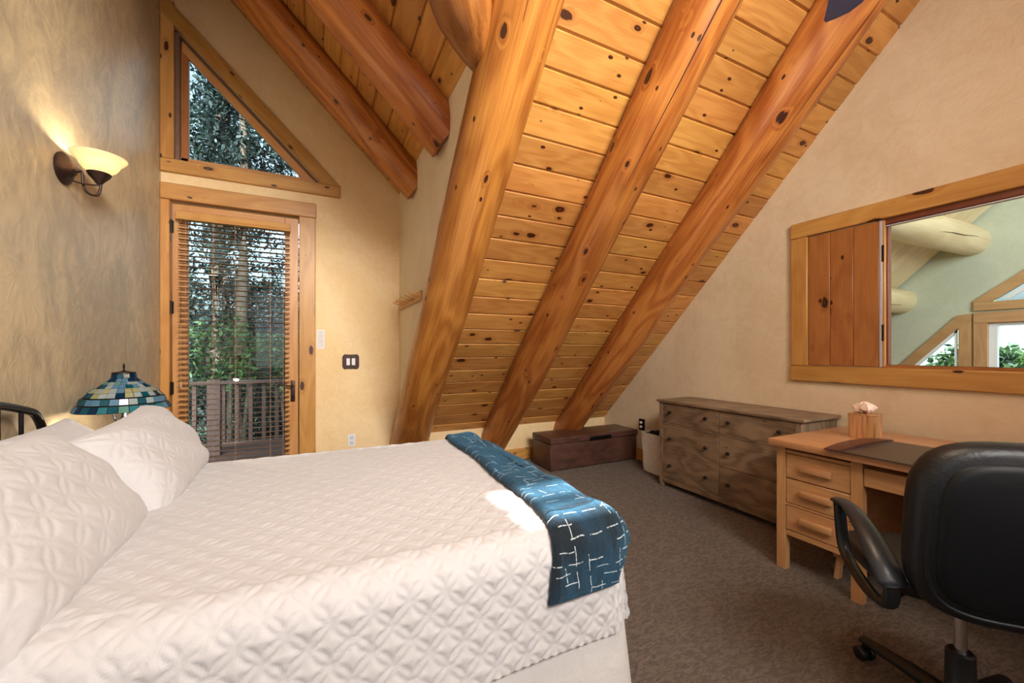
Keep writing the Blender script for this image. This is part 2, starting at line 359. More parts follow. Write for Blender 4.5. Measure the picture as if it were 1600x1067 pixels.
def npmesh(name, verts, faces, mat, uv=None, smooth=True):
    me = bpy.data.meshes.new(name); verts = np.asarray(verts, np.float32); faces = np.asarray(faces, np.int32)
    me.vertices.add(len(verts)); me.vertices.foreach_set('co', verts.ravel())
    k = faces.shape[1]; me.loops.add(faces.size); me.loops.foreach_set('vertex_index', faces.ravel())
    me.polygons.add(len(faces)); me.polygons.foreach_set('loop_start', np.arange(0, faces.size, k, dtype=np.int32)); me.polygons.foreach_set('loop_total', np.full(len(faces), k, np.int32))
    me.update(calc_edges=True)
    if uv is not None:
        l = me.uv_layers.new(name='UVMap'); l.data.foreach_set('uv', np.asarray(uv, np.float32)[faces.ravel()].ravel())
    me.materials.append(mat)
    if smooth: me.shade_smooth()
    me.validate(); return me
def gridfaces(nu, nv):
    i = np.arange(nu * nv).reshape(nu, nv)
    return np.stack([i[:-1, :-1], i[1:, :-1], i[1:, 1:], i[:-1, 1:]], -1).reshape(-1, 4)

# ------------------------------------------------------------------ room dimensions
XL, XR, YF, YN = -1.16, 3.40, 4.20, -2.5      # left wall, right wall, far wall, near wall
WR = 0.05
XS = 0.753                                     # side wall of the dormer
CM = 4.61                                      # main roof plane: y + z = CM
CD = 3.64                                      # dormer roof plane: x + z = CD
YR = -0.45; ZR = CM - YR                       # ridge
WT = 0.14

# floor
struct('floor', B().box((XL - .1, YN - .1, -0.12), (XR + WR, YF + .1, 0)), M['carpet'])
struct('floor_great_room', B().box((XR + WR, -4.6, -0.12), (7.0, YF + .1, 0)), plain('great_room_floor', srgb(150, 110, 76), 0.5, 0, 4, 0.15))
# far wall with the balcony door and the gable window openings
def farpoly(b, pts, y=YF, t=WT): return b.prism([(x, y, z) for x, z in pts], (0, t, 0))
fw = B()
farpoly(fw, [(XL - .12, 0), (-1.10, 0), (-1.10, 2.53), (XL - .12, 2.53)])
farpoly(fw, [(-0.15, 0), (XS + .1, 0), (XS + .1, 2.53), (-0.15, 2.53)])
farpoly(fw, [(XL - .12, 2.53), (XS + .1, 2.53), (XS + .1, 2.80), (XL - .12, 2.80)])
# triangular opening: x from -1.07 ; sill z 2.87 ; slope x + z = 2.89
farpoly(fw, [(XL - .12, 2.80), (-1.07, 2.80), (-1.07, 4.9), (XL - .12, 4.9)])
farpoly(fw, [(-1.07, 2.80), (XS + .1, 2.80), (XS + .1, 2.87), (-1.07, 2.87)])
farpoly(fw, [(-1.07, 3.96), (0.02, 2.87), (XS + .1, 2.87), (XS + .1, 2.95), (-1.07, 4.85)])
struct('wall_far', fw, M['wall_far'], smooth=False)
struct('wall_low', B().box((XS + .1, YF, 0), (XR + .2, YF + WT, 0.62)), M['wall_far'], smooth=False)
sw = B().prism([(XS, 1.55, 3.06), (XS, YF, 0.40), (XS, YF, 2.96), (XS, 1.65, 2.96)], (0.07, 0, 0))
struct('wall_dormer_side', sw, M['wall_side'], smooth=False)
lw = B()
lw.box((XL - .12, YN - .1, 0), (XL, YF + .1, 5.3))
struct('wall_left', lw, M['wall_left'], smooth=False)
# right wall with the pass-through opening
OY0, OY1, OZ0, OZ1 = 0.0, 1.30, 1.187, 2.118
SY1 = 1.762; SY0 = -0.46
def rpoly(b, pts): return b.prism([(XR, y, z) for y, z in pts], (WR, 0, 0))
rw = B()
rpoly(rw, [(YN - .1, 0), (YF + .1, 0), (YF + .1, OZ0), (YN - .1, OZ0)])
rpoly(rw, [(SY1, OZ0), (YF + .1, OZ0), (YF + .1, .5), (YF + .1, 1.187), (CM - OZ1 + .2, OZ1), (SY1, OZ1)])
rpoly(rw, [(YN - .1, OZ0), (SY0, OZ0), (SY0, OZ1), (YN - .1, OZ1)])
rpoly(rw, [(YN - .1, OZ1), (CM - OZ1 + .1, OZ1), (YR + .1, ZR + .0), (YR - .1, ZR), (YN - .1, ZR + (YN - .1) - YR + .1)])
struct('wall_right', rw, M['wall_right'], smooth=False)
# near wall with a small high window that lets the sun in
nw = B(); wx0, wx1, wz0, wz1 = 0.70, 1.24, 2.62, 2.86
zt = 3.2
nw.box((XL - .1, YN - .12, 0), (XR + .1, YN, wz0)); nw.box((XL - .1, YN - .12, wz0), (wx0, YN, wz1)); nw.box((wx1, YN - .12, wz0), (XR + .1, YN, wz1)); nw.box((XL - .1, YN - .12, wz1), (XR + .1, YN, zt))
struct('wall_near', nw, M['wall_right'], smooth=False)
struct('window_near', B().box((wx0 - .08, YN, wz0 - .08), (wx0, YN + .03, wz1 + .08)).box((wx1, YN, wz0 - .08), (wx1 + .08, YN + .03, wz1 + .08)).box((wx0, YN, wz0 - .08), (wx1, YN + .03, wz0)).box((wx0, YN, wz1), (wx1, YN + .03, wz1 + .08)).box((wx0, YN-.07, (wz0+wz1)/2-.012), (wx1, YN-.04, (wz0+wz1)/2+.012)), trimwood(0))

# ------------------------------------------------------------------ ceilings: backing boards with single tongue-and-groove planks
r2 = math.sqrt(2)
cb = B()
# main roof slab from the far eave to the ridge, right of the valley and above it; reaches over the great room too
off = 0.03
def slab(b, pts, nrm, t=0.10):
    n_ = Vector(nrm).normalized(); q = [Vector(p) + n_ * off for p in pts]
    return b.prism(q, n_ * t)
zm = lambda y: CM - y
slab(cb, [(XS, YF + .3, zm(YF + .3)), (XR + WR, YF + .3, zm(YF + .3)), (XR + WR, YR, ZR), (XL - .3, YR, ZR), (XL - .3, XL - .3 + .97, zm(XL - .3 + .97)), (XS, XS + .97, zm(XS + .97))], (0, 1, 1))
slab(cb, [(XL - .3, YR, ZR), (XR + WR, YR, ZR), (XR + WR, YN - .1, ZR + YN - .1 - YR), (XL - .3, YN - .1, ZR + YN - .1 - YR)], (0, -1, 1))
ceiling = struct('ceiling', cb, M['roofing'], smooth=False)
cd = B()
slab(cd, [(XS + .02, XS + .97 + .02, CD - XS - .02), (XS + .02, YF + .25, CD - XS - .02), (XL - .3, YF + .25, CD - XL + .3), (XL - .3, XL - .3 + .97, CD - XL + .3)], (1, 0, 1))
dormer_ceiling = struct('ceiling_dormer', cd, M['roofing'], smooth=False)
PW = 0.1704
def plank_mesh(L, w_, cut0=0.0, cut1=0.0, t=0.022, ch=0.013, name='plank'):
    """plank along local x, width along y (0..w), thickness z 0..-t towards the room; cut0/cut1: shift of the end with y (per metre)"""
    prof = [(0, 0), (w_, 0), (w_, -t + ch * .8), (w_ - ch, -t), (ch * .45, -t), (0, -t + ch * .5)]
    b = B(); a = [b.bm.verts.new((cut0 * y, y, z)) for y, z in prof]; c = [b.bm.verts.new((L + cut1 * y, y, z)) for y, z in prof]
    b.bm.faces.new(a); b.bm.faces.new(c[::-1]); k = len(prof)
    for i in range(k): b.bm.faces.new((a[i], c[i], c[(i + 1) % k], a[(i + 1) % k]))
    return b.mesh(name, pine(0), smooth=False)
def place_plank(me, M4, parent, name='plank'):
    o = bpy.data.objects.new(name, me); C.objects.link(o); o.parent = parent; o.matrix_world = M4; return o
# main planks: local x = +X, local y = up the slope, z outward normal
ex = Vector((1, 0, 0)); ey = Vector((0, -1, 1)).normalized(); ez = ex.cross(ey)      # (0,-1,-1): towards the room
def frame(org, x, y, z): 
    m4 = Matrix((x, y, z)).transposed().to_4x4(); m4.translation = org; return m4
main_mesh = {}
z0s = 2.06 - 0.1205 * 15
k = 0
while True:
    z_lo = z0s + 0.1205 * k
    if z_lo > ZR - 0.05: break
    y_lo = CM - z_lo
    jz = random.uniform(-.0015, .0015)
    xl = XS if z_lo < 2.86 else max(XL, y_lo - 0.97 - .03)
    cutm = 0.0
    cuts = [xl]
    for xx in ((1.8,) if k % 3 == 0 else ((2.72,) if k % 3 == 1 else ())):
        if xx > xl + .3: cuts.append(xx)
    cuts.append(XR)
    for x0, x1 in zip(cuts, cuts[1:]):
        key = round(x1 - x0, 3)
        if key not in main_mesh:
            b = plank_mesh(x1 - x0 - .001, PW - .001); main_mesh[key] = b
        # local z must point away from the room for this profile: mirror the width direction
        X = ex; Z = Vector((0, 1, 1)).normalized(); Y = Z.cross(X)      # Y = (0, 1,-1): down the slope
        org = Vector((x0, y_lo - 0.1205, z_lo + 0.1205)) + Z * (0.022 + jz)
        place_plank(main_mesh[key], frame(org, X, Y, Z), ceiling)
    k += 1
# dormer planks: along +Y, rows up the slope from the side wall
X = Vector((0, 1, 0)); Z = Vector((1, 0, 1)).normalized(); Y = Z.cross(X)             # (-1,0,1): up the slope
nrow = int((XS - XL) * r2 / PW) + 1
for i in range(nrow):
    u0 = i * PW; x_lo = XS - u0 / r2; y_start = x_lo + 0.97 - 0.04
    ws = PW - .001
    if x_lo - PW / r2 < XL: ws = (x_lo - XL) * r2
    cuts = [y_start] + ([3.0 + .9 * ((i * 7) % 3 - 1) * .4] if i % 2 else []) + [YF]
    for q, (a0, a1) in enumerate(zip(cuts, cuts[1:])):
        me = plank_mesh(a1 - a0 - .001, ws, cut0=(-1 / r2 if q == 0 else 0))
        org = Vector((x_lo, a0, CD - x_lo)) + Z * (0.022 + random.uniform(-.0015, .0015))
        place_plank(me, frame(org, X, Y, Z), dormer_ceiling)
# other slope behind the camera: plain wide boards
X = Vector((-1, 0, 0)); Z = Vector((0, -1, 1)).normalized(); Y = Z.cross(X)
me = plank_mesh(XR - XL - .001, 0.34)
for i in range(9):
    yy = YR - i * 0.34 / r2
    org = Vector((XR, yy - 0.34 / r2, ZR - (i + 1) * 0.34 / r2)) + Z * .022
    # Y direction check: place so that the board covers yy-.34/r2 .. yy
    if Y.y < 0: org = Vector((XR, yy, ZR - i * 0.34 / r2)) + Z * .022
    place_plank(me, frame(org, X, Y, Z), ceiling)

# ------------------------------------------------------------------ peeled logs
def log_mesh(L, r0, r1, seed=0, n=28, knots=9, flare=0.0, checks=1, step=0.05, tip=0.0):
    """log along local x"""
    rg = np.random.default_rng(seed); ns = int(L / step) + 2
    s_ = np.linspace(0, L, ns)[:, None]; th = np.linspace(0, 2 * PI, n, endpoint=False)[None]
    r = r0 + (r1 - r0) * s_ / L + 0 * th
    for _ in range(7):
        f, p, q, a = rg.uniform(.5, 3.2), rg.uniform(0, 6.3), rg.integers(1, 4), rg.uniform(.0015, .0055)
        r = r + a * np.sin(f * s_ + p + q * th)
    for _ in range(knots):
        a, t0 = rg.uniform(.1, L), rg.uniform(0, 2 * PI); dth = np.angle(np.exp(1j * (th - t0)))
        r = r + rg.uniform(.004, .010) * np.exp(-((s_ - a) / .05) ** 2 - (dth * r0 / .045) ** 2)
    if flare: r = r + flare * np.exp(-s_ / .45) * (1 + .35 * np.sin(3 * th + 1))
    if tip: r = r * np.clip(s_ / tip, .06, 1) ** .55
    y = r * np.cos(th); z = r * np.sin(th); x = s_ + 0 * th
    bow = 0.012 * np.sin(PI * s_ / L * 1.3 + rg.uniform(0, 3)); y = y + bow
    V = np.stack([x, y, z], -1).reshape(-1, 3)
    i = np.arange(ns * n).reshape(ns, n); j = np.roll(i, -1, 1)
    F = np.stack([i[:-1], j[:-1], j[1:], i[1:]], -1).reshape(-1, 4)
    V = np.vstack([V, [[0, 0, 0], [L, 0, 0]]]); c0, c1 = len(V) - 2, len(V) - 1
    me = bpy.data.meshes.new('log')
    faces = [tuple(f) for f in F] + [(int(j[0, k]), int(i[0, k]), c0) for k in range(n)] + [(int(i[-1, k]), int(j[-1, k]), c1) for k in range(n)]
    me.from_pydata(V.tolist(), [], faces); me.materials.append(logwood(0)); me.shade_smooth(); me.set_sharp_from_angle(angle=math.radians(45))
    return me, r
def add_log(name, A, Bp, r0, r1, label, group=None, seed=0, check=None, **k):
    A, Bp = Vector(A), Vector(Bp); L = (Bp - A).length
    me, r = log_mesh(L, r0, r1, seed, **k)
    o = bpy.data.objects.new(name, me); C.objects.link(o); o.location = A
    o.rotation_euler = (Bp - A).to_track_quat('X', 'Z').to_euler()
    tag(o, label, 'beam', group)
    if check:
        for (s0, s1, th0, dth, wd) in check:
            b = B(); ns = max(6, int((s1 - s0) / .06)); pts = []; ws = []
            for q in range(ns):
                u = q / (ns - 1); s_ = s0 + (s1 - s0) * u; th = th0 + dth * u + .02 * math.sin(9 * u + seed)
                fi = min(int(s_ / L * (r.shape[0] - 1)), r.shape[0] - 1); fk = int(round(th / (2 * PI) * r.shape[1])) % r.shape[1]
                rr = r[fi, fk] - .0008; bow = float(np.mean(me.vertices[0].co.x)) * 0
                cen = sum((me.vertices[fi * r.shape[1] + t_].co for t_ in range(r.shape[1])), Vector()) / r.shape[1]
                pts.append(cen + Vector((0, math.cos(th) * rr, math.sin(th) * rr))); ws.append(wd * (.25 + math.sin(PI * min(.97, max(.03, u)))))
            b.sweep(pts, ws, [x * .6 for x in ws], n=6, up=(0, math.cos(th0), math.sin(th0)))
            c = bpy.data.objects.new('drying_crack', b.mesh('drying_crack', M['check'])); C.objects.link(c); c.parent = o
    return o
CA = 4.465
gl = 'peeled log rafters under the main roof'
add_log('log_rafter', (0.82, YF + .06, CA - YF - .06), (0.86, -0.3, CA + .3), .172, .158, 'thick peeled log rafter at the edge of the dormer, nearest the door', gl, 3, flare=.028, knots=14, check=[(3.7, 5.6, 4.4, .1, .003)])
add_log('log_rafter', (1.82, YF + .06, CA - YF - .06), (1.80, -0.3, CA + .3), .163, .152, 'middle peeled log rafter on the plank slope, rising behind the blue throw', gl, 5, knots=22, check=[(3.0, 5.8, 4.3, .15, .0025), (3.7, 5.4, 5.0, .1, .002)])
add_log('log_rafter', (2.76, YF + .06, CA - YF - .06), (2.72, -0.3, CA + .3), .165, .158, 'peeled log rafter nearest the tan gable wall, rising above the dark chest', gl, 9, knots=22, check=[(3.2, 5.2, 4.6, .1, .002)])
gd = 'peeled log rafters in the dormer'
def dr(y, r, seed, label, chk):
    a = 0.105
    Av = Vector((XS + .04, y, CD - XS - .04 - a * r2)); Bv = Vector((XL - .02, y, CD - XL + .02 - a * r2))
    return add_log('dormer_rafter', Av, Bv, r, r * .96, label, gd, seed, knots=8, check=chk)
dr(3.50, .140, 11, 'peeled dormer rafter nearest the triangular window', [(.5, 2.2, 4.2, .1, .002)])
dr(2.62, .160, 12, 'peeled dormer rafter between the window-side rafter and the thick log', [(.25, 2.3, 4.1, .2, .003)])
vl = add_log('valley_log', (0.735, 1.85, 2.655), (-0.5, 0.614, 3.878), .132, .150, 'valley log with painted-in shade, tapering down into the thick log rafter', None, 15, knots=6, tip=.26)
vl.data.materials[0] = shadedlog(0)
# sawn bevel of the valley log where it meets the big rafter

# ------------------------------------------------------------------ baseboards
def base(name, lo, hi, ax): return struct(name, B().box(lo, hi, .004), trimwood(ax))
base('baseboard_far', (XS + .08, YF - .02, 0), (XR, YF, .13), 0)
base('baseboard_far_door', (-.02, YF - .02, 0), (XS, YF, .13), 0)
base('baseboard_right', (XR - .02, YN, 0), (XR, YF, .13), 1)
base('baseboard_left', (XL, YN, 0), (XL + .02, YF - .02, .13), 1)

# ------------------------------------------------------------------ balcony door
door = struct('door_1', B().box((-1.09, YF + .012, .02), (-.985, YF + .055, 2.505), .003).box((-.274, YF + .012, .02), (-.166, YF + .055, 2.505), .003), doorwood(2))
obj('rail', B().box((-.985, YF + .012, 2.385), (-.274, YF + .053, 2.505), .002), doorwood(0), door)
obj('rail', B().box((-.985, YF + .012, .02), (-.274, YF + .053, .25), .002), doorwood(0), door)
obj('pane', B().box((-.985, YF + .03, .25), (-.274, YF + .036, 2.385)), M['glass'], door)
for zz in (2.31, 1.64, .97, .25):
    h = B().box((-1.103, YF - .012, zz - .05), (-1.078, YF + .014, zz + .05), .003)
    h.sweep([(-1.09, YF - .016, zz - .055), (-1.09, YF - .016, zz + .055)], .006, n=8)
    obj('hinge', h, M['hinge'], door)
b = B().box((-.228, YF - .002, .81), (-.192, YF + .014, 1.005), .006, 2); b.sweep([(-.21, YF + .012, .88), (-.21, YF - .02, .88)], .010, n=10)
hp = obj('handle_plate', b, M['bronze'], door)
b = B().sweep([(-.21, YF + .01, .955), (-.21, YF - .045, .955), (-.225, YF - .055, .957), (-.27, YF - .055, .968), (-.30, YF - .055, .968), (-.335, YF - .055, .955)], [.009, .008, .008, .007, .006, .005], n=10)
obj('lever', b, M['bronze'], door)
# casing and gable window trim
cas = struct('trim_1', B().box((XL, YF - .028, 0), (-1.098, YF + .05, 2.525), .005), trimwood(2))
cas2 = struct('trim_2', B().box((-.158, YF - .03, 0), (-.022, YF + .05, 2.525), .006), trimwood(2))
cas3 = struct('trim_3', B().box((XL, YF - .032, 2.525), (-.015, YF + .05, 2.66), .006), trimwood(0))
win = struct('window_1', B().box((XL, YF - .03, 2.752), (.193, YF + .04, 2.86), .006), trimwood(0))
obj('casing', B().box((XL, YF - .027, 2.86), (-1.07, YF + .04, 4.16), .005), trimwood(2), win)
def slantbar(c_out, c_in, zb, x_left, y0, y1):
    """bar between the lines x+z=c_out and x+z=c_in, from z=zb up to x=x_left"""
    return B().prism([(c_out - zb, y0, zb), (x_left, y0, c_out - x_left), (x_left, y0, c_in - x_left), (c_in - zb, y0, zb)], (0, y1 - y0, 0))
sl = Matrix.Translation((0, 0, 0))
def slant_obj(name, c_out, c_in, zb, xl_, y0, y1, mat, parent, label=None):
    # built along local x on the slope so that the grain follows the bar
    org = Vector((c_out - zb, y0, zb)); dirv = Vector((-1, 0, 1)).normalized(); nv = Vector((0, 1, 0)); up_ = nv.cross(dirv)
    b = slantbar(c_out, c_in, zb, xl_, y0, y1)
    M4 = frame(org, dirv, nv, dirv.cross(nv)); Mi = M4.inverted()
    bmesh.ops.transform(b.bm, matrix=Mi, verts=b.bm.verts)
    es = list(b.bm.edges); bmesh.ops.bevel(b.bm, geom=es, offset=.004, segments=1, affect='EDGES')
    o = bpy.data.objects.new(name, b.mesh(name, mat)); C.objects.link(o); o.parent = parent; o.matrix_world = M4
    if label: o['label'] = label
    return o
slant_obj('casing', 3.055, 2.895, 2.86, XL, YF - .03, YF + .04, trimwood(0), win)
obj('frame', B().box((-1.07, YF + .002, 2.868), (-1.038, YF + .09, 3.93), .002), plain('window_liner', srgb(120, 92, 76), .4, 0, 20, .1), win)
obj('sash', B().box((-1.038, YF + .03, 2.868), (-.985, YF + .07, 3.87), .003), shutwood(2), win)
slant_obj('frame', 2.885, 2.865, 2.868, -1.04, YF + .004, YF + .09, plain('window_liner', srgb(120, 92, 76), .4, 0, 20, .1), win)
slant_obj('sash', 2.862, 2.765, 2.868, -1.03, YF + .03, YF + .07, doorwood(0), win)
obj('frame', B().box((-1.07, YF + .03, 2.86), (.0, YF + .075, 2.905), .002), doorwood(0), win)
obj('pane', B().prism([(-1.0, YF + .05, 2.89), (-.10, YF + .05, 2.89), (-1.0, YF + .05, 3.79)], (0, .006, 0)), M['glass'], win)

# blind on the door
bl = thing('venetian_blind', 'wooden venetian blind with open slats hanging over the glass door', 'blind', (-.635, YF - .02, 2.43))
b = B().prism([(-1.049, YF - .012, 2.36), (-1.049, YF - .06, 2.365), (-1.049, YF - .066, 2.38), (-1.049, YF - .056, 2.395), (-1.049, YF - .066, 2.43), (-1.049, YF - .05, 2.437), (-1.049, YF - .012, 2.437)], (.821, 0, 0))
obj('valance', b, doorwood(0), bl)
zz = 2.335; first = None
while zz > .17:
    if first is None:
        bb = B(); n_ = 6
        bb.box((-.4015, -.0245, -.0012), (.4015, .0245, .0012), .0005)
        first = bb.mesh('slat', slatwood(0))
    o = bpy.data.objects.new('slat', first); C.objects.link(o); o.parent = bl
    o.location = Vector((-.635, YF - .03, zz)) - wloc(bl); o.rotation_euler = (math.radians(-2), 0, 0)
    zz -= .0445
obj('bottom_rail', B().box((-1.036, YF - .055, .115), (-.233, YF - .005, .135), .003), slatwood(0), bl)
for xx in (-.985, -.80, -.645, -.385, -.285):
    b = B(); 
    for yy in (YF - .0555, YF - .0045): b.sweep([(xx, yy, .13), (xx, yy, 2.37)], .0012, n=5)
    obj('ladder_cord', b, M['cord'], bl)
b = B().sweep([(-1.01, YF - .075, 2.36), (-1.012, YF - .075, 1.5), (-1.01, YF - .075, 1.02)], .0016, n=6)
b.lathe([(.002, .03), (.008, .0), (.009, -.02), (.002, -.03)], (-1.01, YF - .075, 1.0), 10)
obj('pull_cord', b, M['cord'], bl)

# notice, switch, outlet on the far wall
def mat_paper():
    m, n, p, out = newmat('printed_notice'); g = G(n); v = g.coord()
    sp = g.node('ShaderNodeSeparateXYZ'); g.link(v, sp.inputs[0])
    rows = g.ramp(g.math('SINE', g.math('MULTIPLY', sp.outputs[2], 2 * PI / .0115)), .1, .4)
    words = g.ramp(g.noise(g.vmath('MULTIPLY', v, (260, 1, 87)), 1.0, 1), .45, .52)
    edge = g.math('MULTIPLY', g.ramp(g.math('ABSOLUTE', sp.outputs[0]), .026, .024), g.ramp(g.math('ABSOLUTE', sp.outputs[2]), .078, .076))
    g.link(g.mix(g.math('MULTIPLY', g.math('MULTIPLY', rows, words), g.math('MULTIPLY', edge, .75)), srgb(226, 220, 216), srgb(120, 118, 124)), p.inputs['Base Color'])
    return m
solo('paper_notice', B().box((-.012, YF - .003, 1.30), (.056, YF, 1.48)), mat_paper(), (.022, YF - .0015, 1.39), 'small white printed notice taped beside the door trim', 'notice')
sp = thing('light_switch', 'dark bronze double light switch plate with two white rockers', 'switch', (.288, YF, 1.173))
b = B(); pl_ = [(-.076, -.05), (-.066, -.060), (-.060, -.074), (-.02, -.070), (.02, -.070), (.060, -.074), (.066, -.060), (.076, -.05), (.076, .05), (.066, .060), (.060, .074), (.02, .070), (-.02, .070), (-.060, .074), (-.066, .060), (-.076, .05)]
b.prism([(.288 + x, YF - .008, 1.173 + z) for x, z in pl_], (0, .008, 0)); es = list(b.bm.edges); bmesh.ops.bevel(b.bm, geom=es, offset=.003, segments=1, affect='EDGES')
obj('plate', b, M['bronze'], sp)
for dx in (-.024, .024): obj('rocker', B().box((.288 + dx - .016, YF - .013, 1.173 - .034), (.288 + dx + .016, YF - .007, 1.173 + .034), .003), M['white_plastic'], sp)
ot = thing('wall_outlet', 'small white outlet low on the wall between door and thick log', 'outlet', (.296, YF, .404))
obj('plate', B().box((.260, YF - .006, .344), (.332, YF, .464), .003), M['white_plastic'], ot)
for dz in (-.025, .025): obj('socket', B().box((.280, YF - .009, .404 + dz - .015), (.312, YF - .005, .404 + dz + .015), .003), plain('socket_face', srgb(205, 206, 214), .4, 0, 60, .03), ot)
# peg rail on the dormer side wall
pr = thing('peg_rail', 'short wooden peg rail with six pegs on the dormer side wall', 'coat rack', (XS, 3.65, 1.73))
obj('board', B().box((XS - .02, 3.18, 1.685), (XS, 4.10, 1.765), .003), trimwood(1), pr)
for i in range(6):
    yy = 3.25 + .148 * i; b = B().sweep([(XS - .018, yy, 1.725), (XS - .06, yy, 1.738), (XS - .092, yy, 1.748), (XS - .099, yy, 1.750)], [.009, .008, .009, .006], n=10, up=(0, 1, 0))
    obj('peg', b, trimwood(0), pr)

# ------------------------------------------------------------------ right wall pass-through frame and shutters
ps = struct('window_2', B().box((XR - .03, SY0 - .12, 2.157), (XR + .02, SY1 + .118, 2.275), .005), trimwood(1))
obj('casing', B().box((XR - .032, SY0 - .12, 1.045), (XR + .02, SY1 + .118, 1.166), .006), trimwood(1), ps)
obj('casing', B().box((XR - .028, SY1, 1.166), (XR + .02, SY1 + .116, 2.157), .004), trimwood(2), ps)
obj('casing', B().box((XR - .028, SY0 - .118, 1.166), (XR + .02, SY0, 2.157), .004), trimwood(2), ps)
liner = plain('jamb_liner', srgb(120, 62, 40), .4, 0, 20, .1)
obj('jamb', B().box((XR - .005, OY0 - .3, OZ1), (XR + WR + .004, OY1 + .05, OZ1 + .045), .002), liner, ps)
obj('jamb', B().box((XR - .005, OY0 - .3, OZ0 - .03), (XR + WR + .004, OY1 + .02, OZ0), .002), shutwood(1), ps)
obj('jamb', B().box((XR + .008, OY1 - .01, OZ0), (XR + WR + .004, OY1 + .02, OZ1), .002), liner, ps)
obj('weatherstrip', B().box((XR - .008, OY0, OZ1 - .014), (XR + .018, OY1, OZ1 - .004), .002), M['silver'], ps)
def shutter(y0, y1, label, loc):
    s_ = thing('wooden_shutter', label, 'shutter', loc)
    nb = 3; wd = (y1 - y0) / nb
    for i in range(nb):
        obj('board', B().box((XR - .014, y0 + wd * i + .0008, 1.172), (XR + .012, y0 + wd * (i + 1) - .0008, 2.150), .0035), shutwood(2), s_)
    return s_
s1 = shutter(1.330, 1.758, 'brown three-board wooden shutter folded at the left of the wall opening', (XR, 1.544, 1.172))
b = B().box((XR - .015, 1.312, 1.172), (XR + .012, 1.329, 2.150), .002); obj('edge_strip', b, M['silver'], s1)
b = B().box((XR - .012, 1.300, 1.172), (XR + .012, 1.311, 2.150), .002); obj('inner_leaf', b, doorwood(2), s1)
for zz in (1.40, 1.93): obj('hinge', B().box((XR - .018, 1.304, zz - .055), (XR - .008, 1.314, zz + .055), .001), M['hinge'], s1)
shutter(SY0 + .004, -.004, 'brown three-board wooden shutter folded at the right of the wall opening', (XR, -.23, 1.172))

# great room beyond the opening
GX = 6.9
gw = B()
def gp(pts): gw.prism([(GX, y, z) for y, z in pts], (.15, 0, 0))
# openings: triangle A  y 1.95..~2.45 (slanted), window B y 0.75..1.73 z .5..1.59, gable C above
gp([(YF, 0), (2.62, 0), (2.62, .9), (1.94, 1.575), (1.94, 5.2), (1.73, 5.2), (1.73, 6), (YF, 3)]) if False else None
gp([(2.65, 0), (YF + .1, 0), (YF + .1, .6), (2.65, 2.1)])
gp([(1.93, 1.60), (2.65, .90), (2.65, 2.1), (1.93, 2.85)])
gp([(1.93, 0), (2.65, 0), (2.65, .45), (1.93, .45)])
gp([(1.74, 0), (1.93, 0), (1.93, 2.85), (1.74, 3.05)])
gp([(.80, 0), (1.74, 0), (1.74, .5), (.80, .5)])
gp([(.80, 1.62), (1.74, 1.62), (1.74, 1.83), (.80, 1.83)])
gp([(-4.6, 0), (.80, 0), (.80, 3.9), (YR, ZR + .3), (-4.6, 1.1)])
gp([(.80, 2.60), (1.74, 1.83), (1.74, 3.05), (.80, 4.0)])
struct('wall_great_room', gw, M['great'], smooth=False)
struct('wall_great_room_far', B().box((XR + WR, YF, 0), (GX + .1, YF + .14, .65)).box((XR + WR, -4.7, 0), (GX + .1, -4.6, 1.2)), M['great'], smooth=False)
# its roof, same slope as the bedroom's, with boards running down the slope
gr = B()
slab(gr, [(XR + WR, YF + .3, zm(YF + .3)), (GX + .15, YF + .3, zm(YF + .3)), (GX + .15, YR, ZR), (XR + WR, YR, ZR)], (0, 1, 1))
slab(gr, [(XR + WR, YR, ZR), (GX + .15, YR, ZR), (GX + .15, -4.8, ZR - 4.8 - YR), (XR + WR, -4.8, ZR - 4.8 - YR)], (0, -1, 1))
gceil = struct('ceiling_great_room', gr, M['roofing'], smooth=False)
palepine = wood('pale_pine', srgb(226, 208, 170), srgb(204, 178, 134), srgb(70, 44, 26), 0, across=15, along=1.1, knots=.3, rough=.4, ksize=.08, kscale=(2.6, 6.5), tone=.08)
b = B(); Lp = (YF - YR) * r2; t = .022; ch = .006
prof = [(0, 0), (.17, 0), (.17, -t + ch), (.17 - ch, -t), (ch, -t), (0, -t + ch)]
a = [b.bm.verts.new((0, y, z)) for y, z in prof]; c = [b.bm.verts.new((Lp, y, z)) for y, z in prof]
b.bm.faces.new(a); b.bm.faces.new(c[::-1])
for i in range(6): b.bm.faces.new((a[i], c[i], c[(i + 1) % 6], a[(i + 1) % 6]))
gpm = b.mesh('plank', palepine, smooth=False)
X = Vector((0, -1, 1)).normalized(); Z = Vector((0, 1, 1)).normalized(); Y = Z.cross(X)
for i in range(20):
    xx = XR + WR + .171 * (i + (1 if Y.x < 0 else 0))
    if xx > GX + .12: break
    place_plank(gpm, frame(Vector((xx, YF, CM - YF)) + Z * .022, X, Y, Z), gceil)
palelog = wood('pale_log', srgb(228, 212, 172), srgb(200, 176, 128), srgb(60, 40, 24), 0, across=5, along=.6, knots=.15, rough=.4, ksize=.07, kscale=(2, 4), tone=.02, bump=.15)
for (y_, z_, r_, lab, sd) in ((1.87, 2.56, .165, 'pale round log purlin seen through the wall opening, the upper one', 21), (2.48, 1.93, .15, 'pale round log purlin seen through the wall opening, the lower one', 22)):
    o = add_log('log_purlin', (XR + WR + .005, y_, z_), (GX + .05, y_, z_), r_, r_, lab, 'log purlins in the great room', sd, knots=5, check=[(2.2, 3.1, 3.6 if y_ < 2 else 4.0, -.3, .004)])
    o.data.materials[0] = palelog
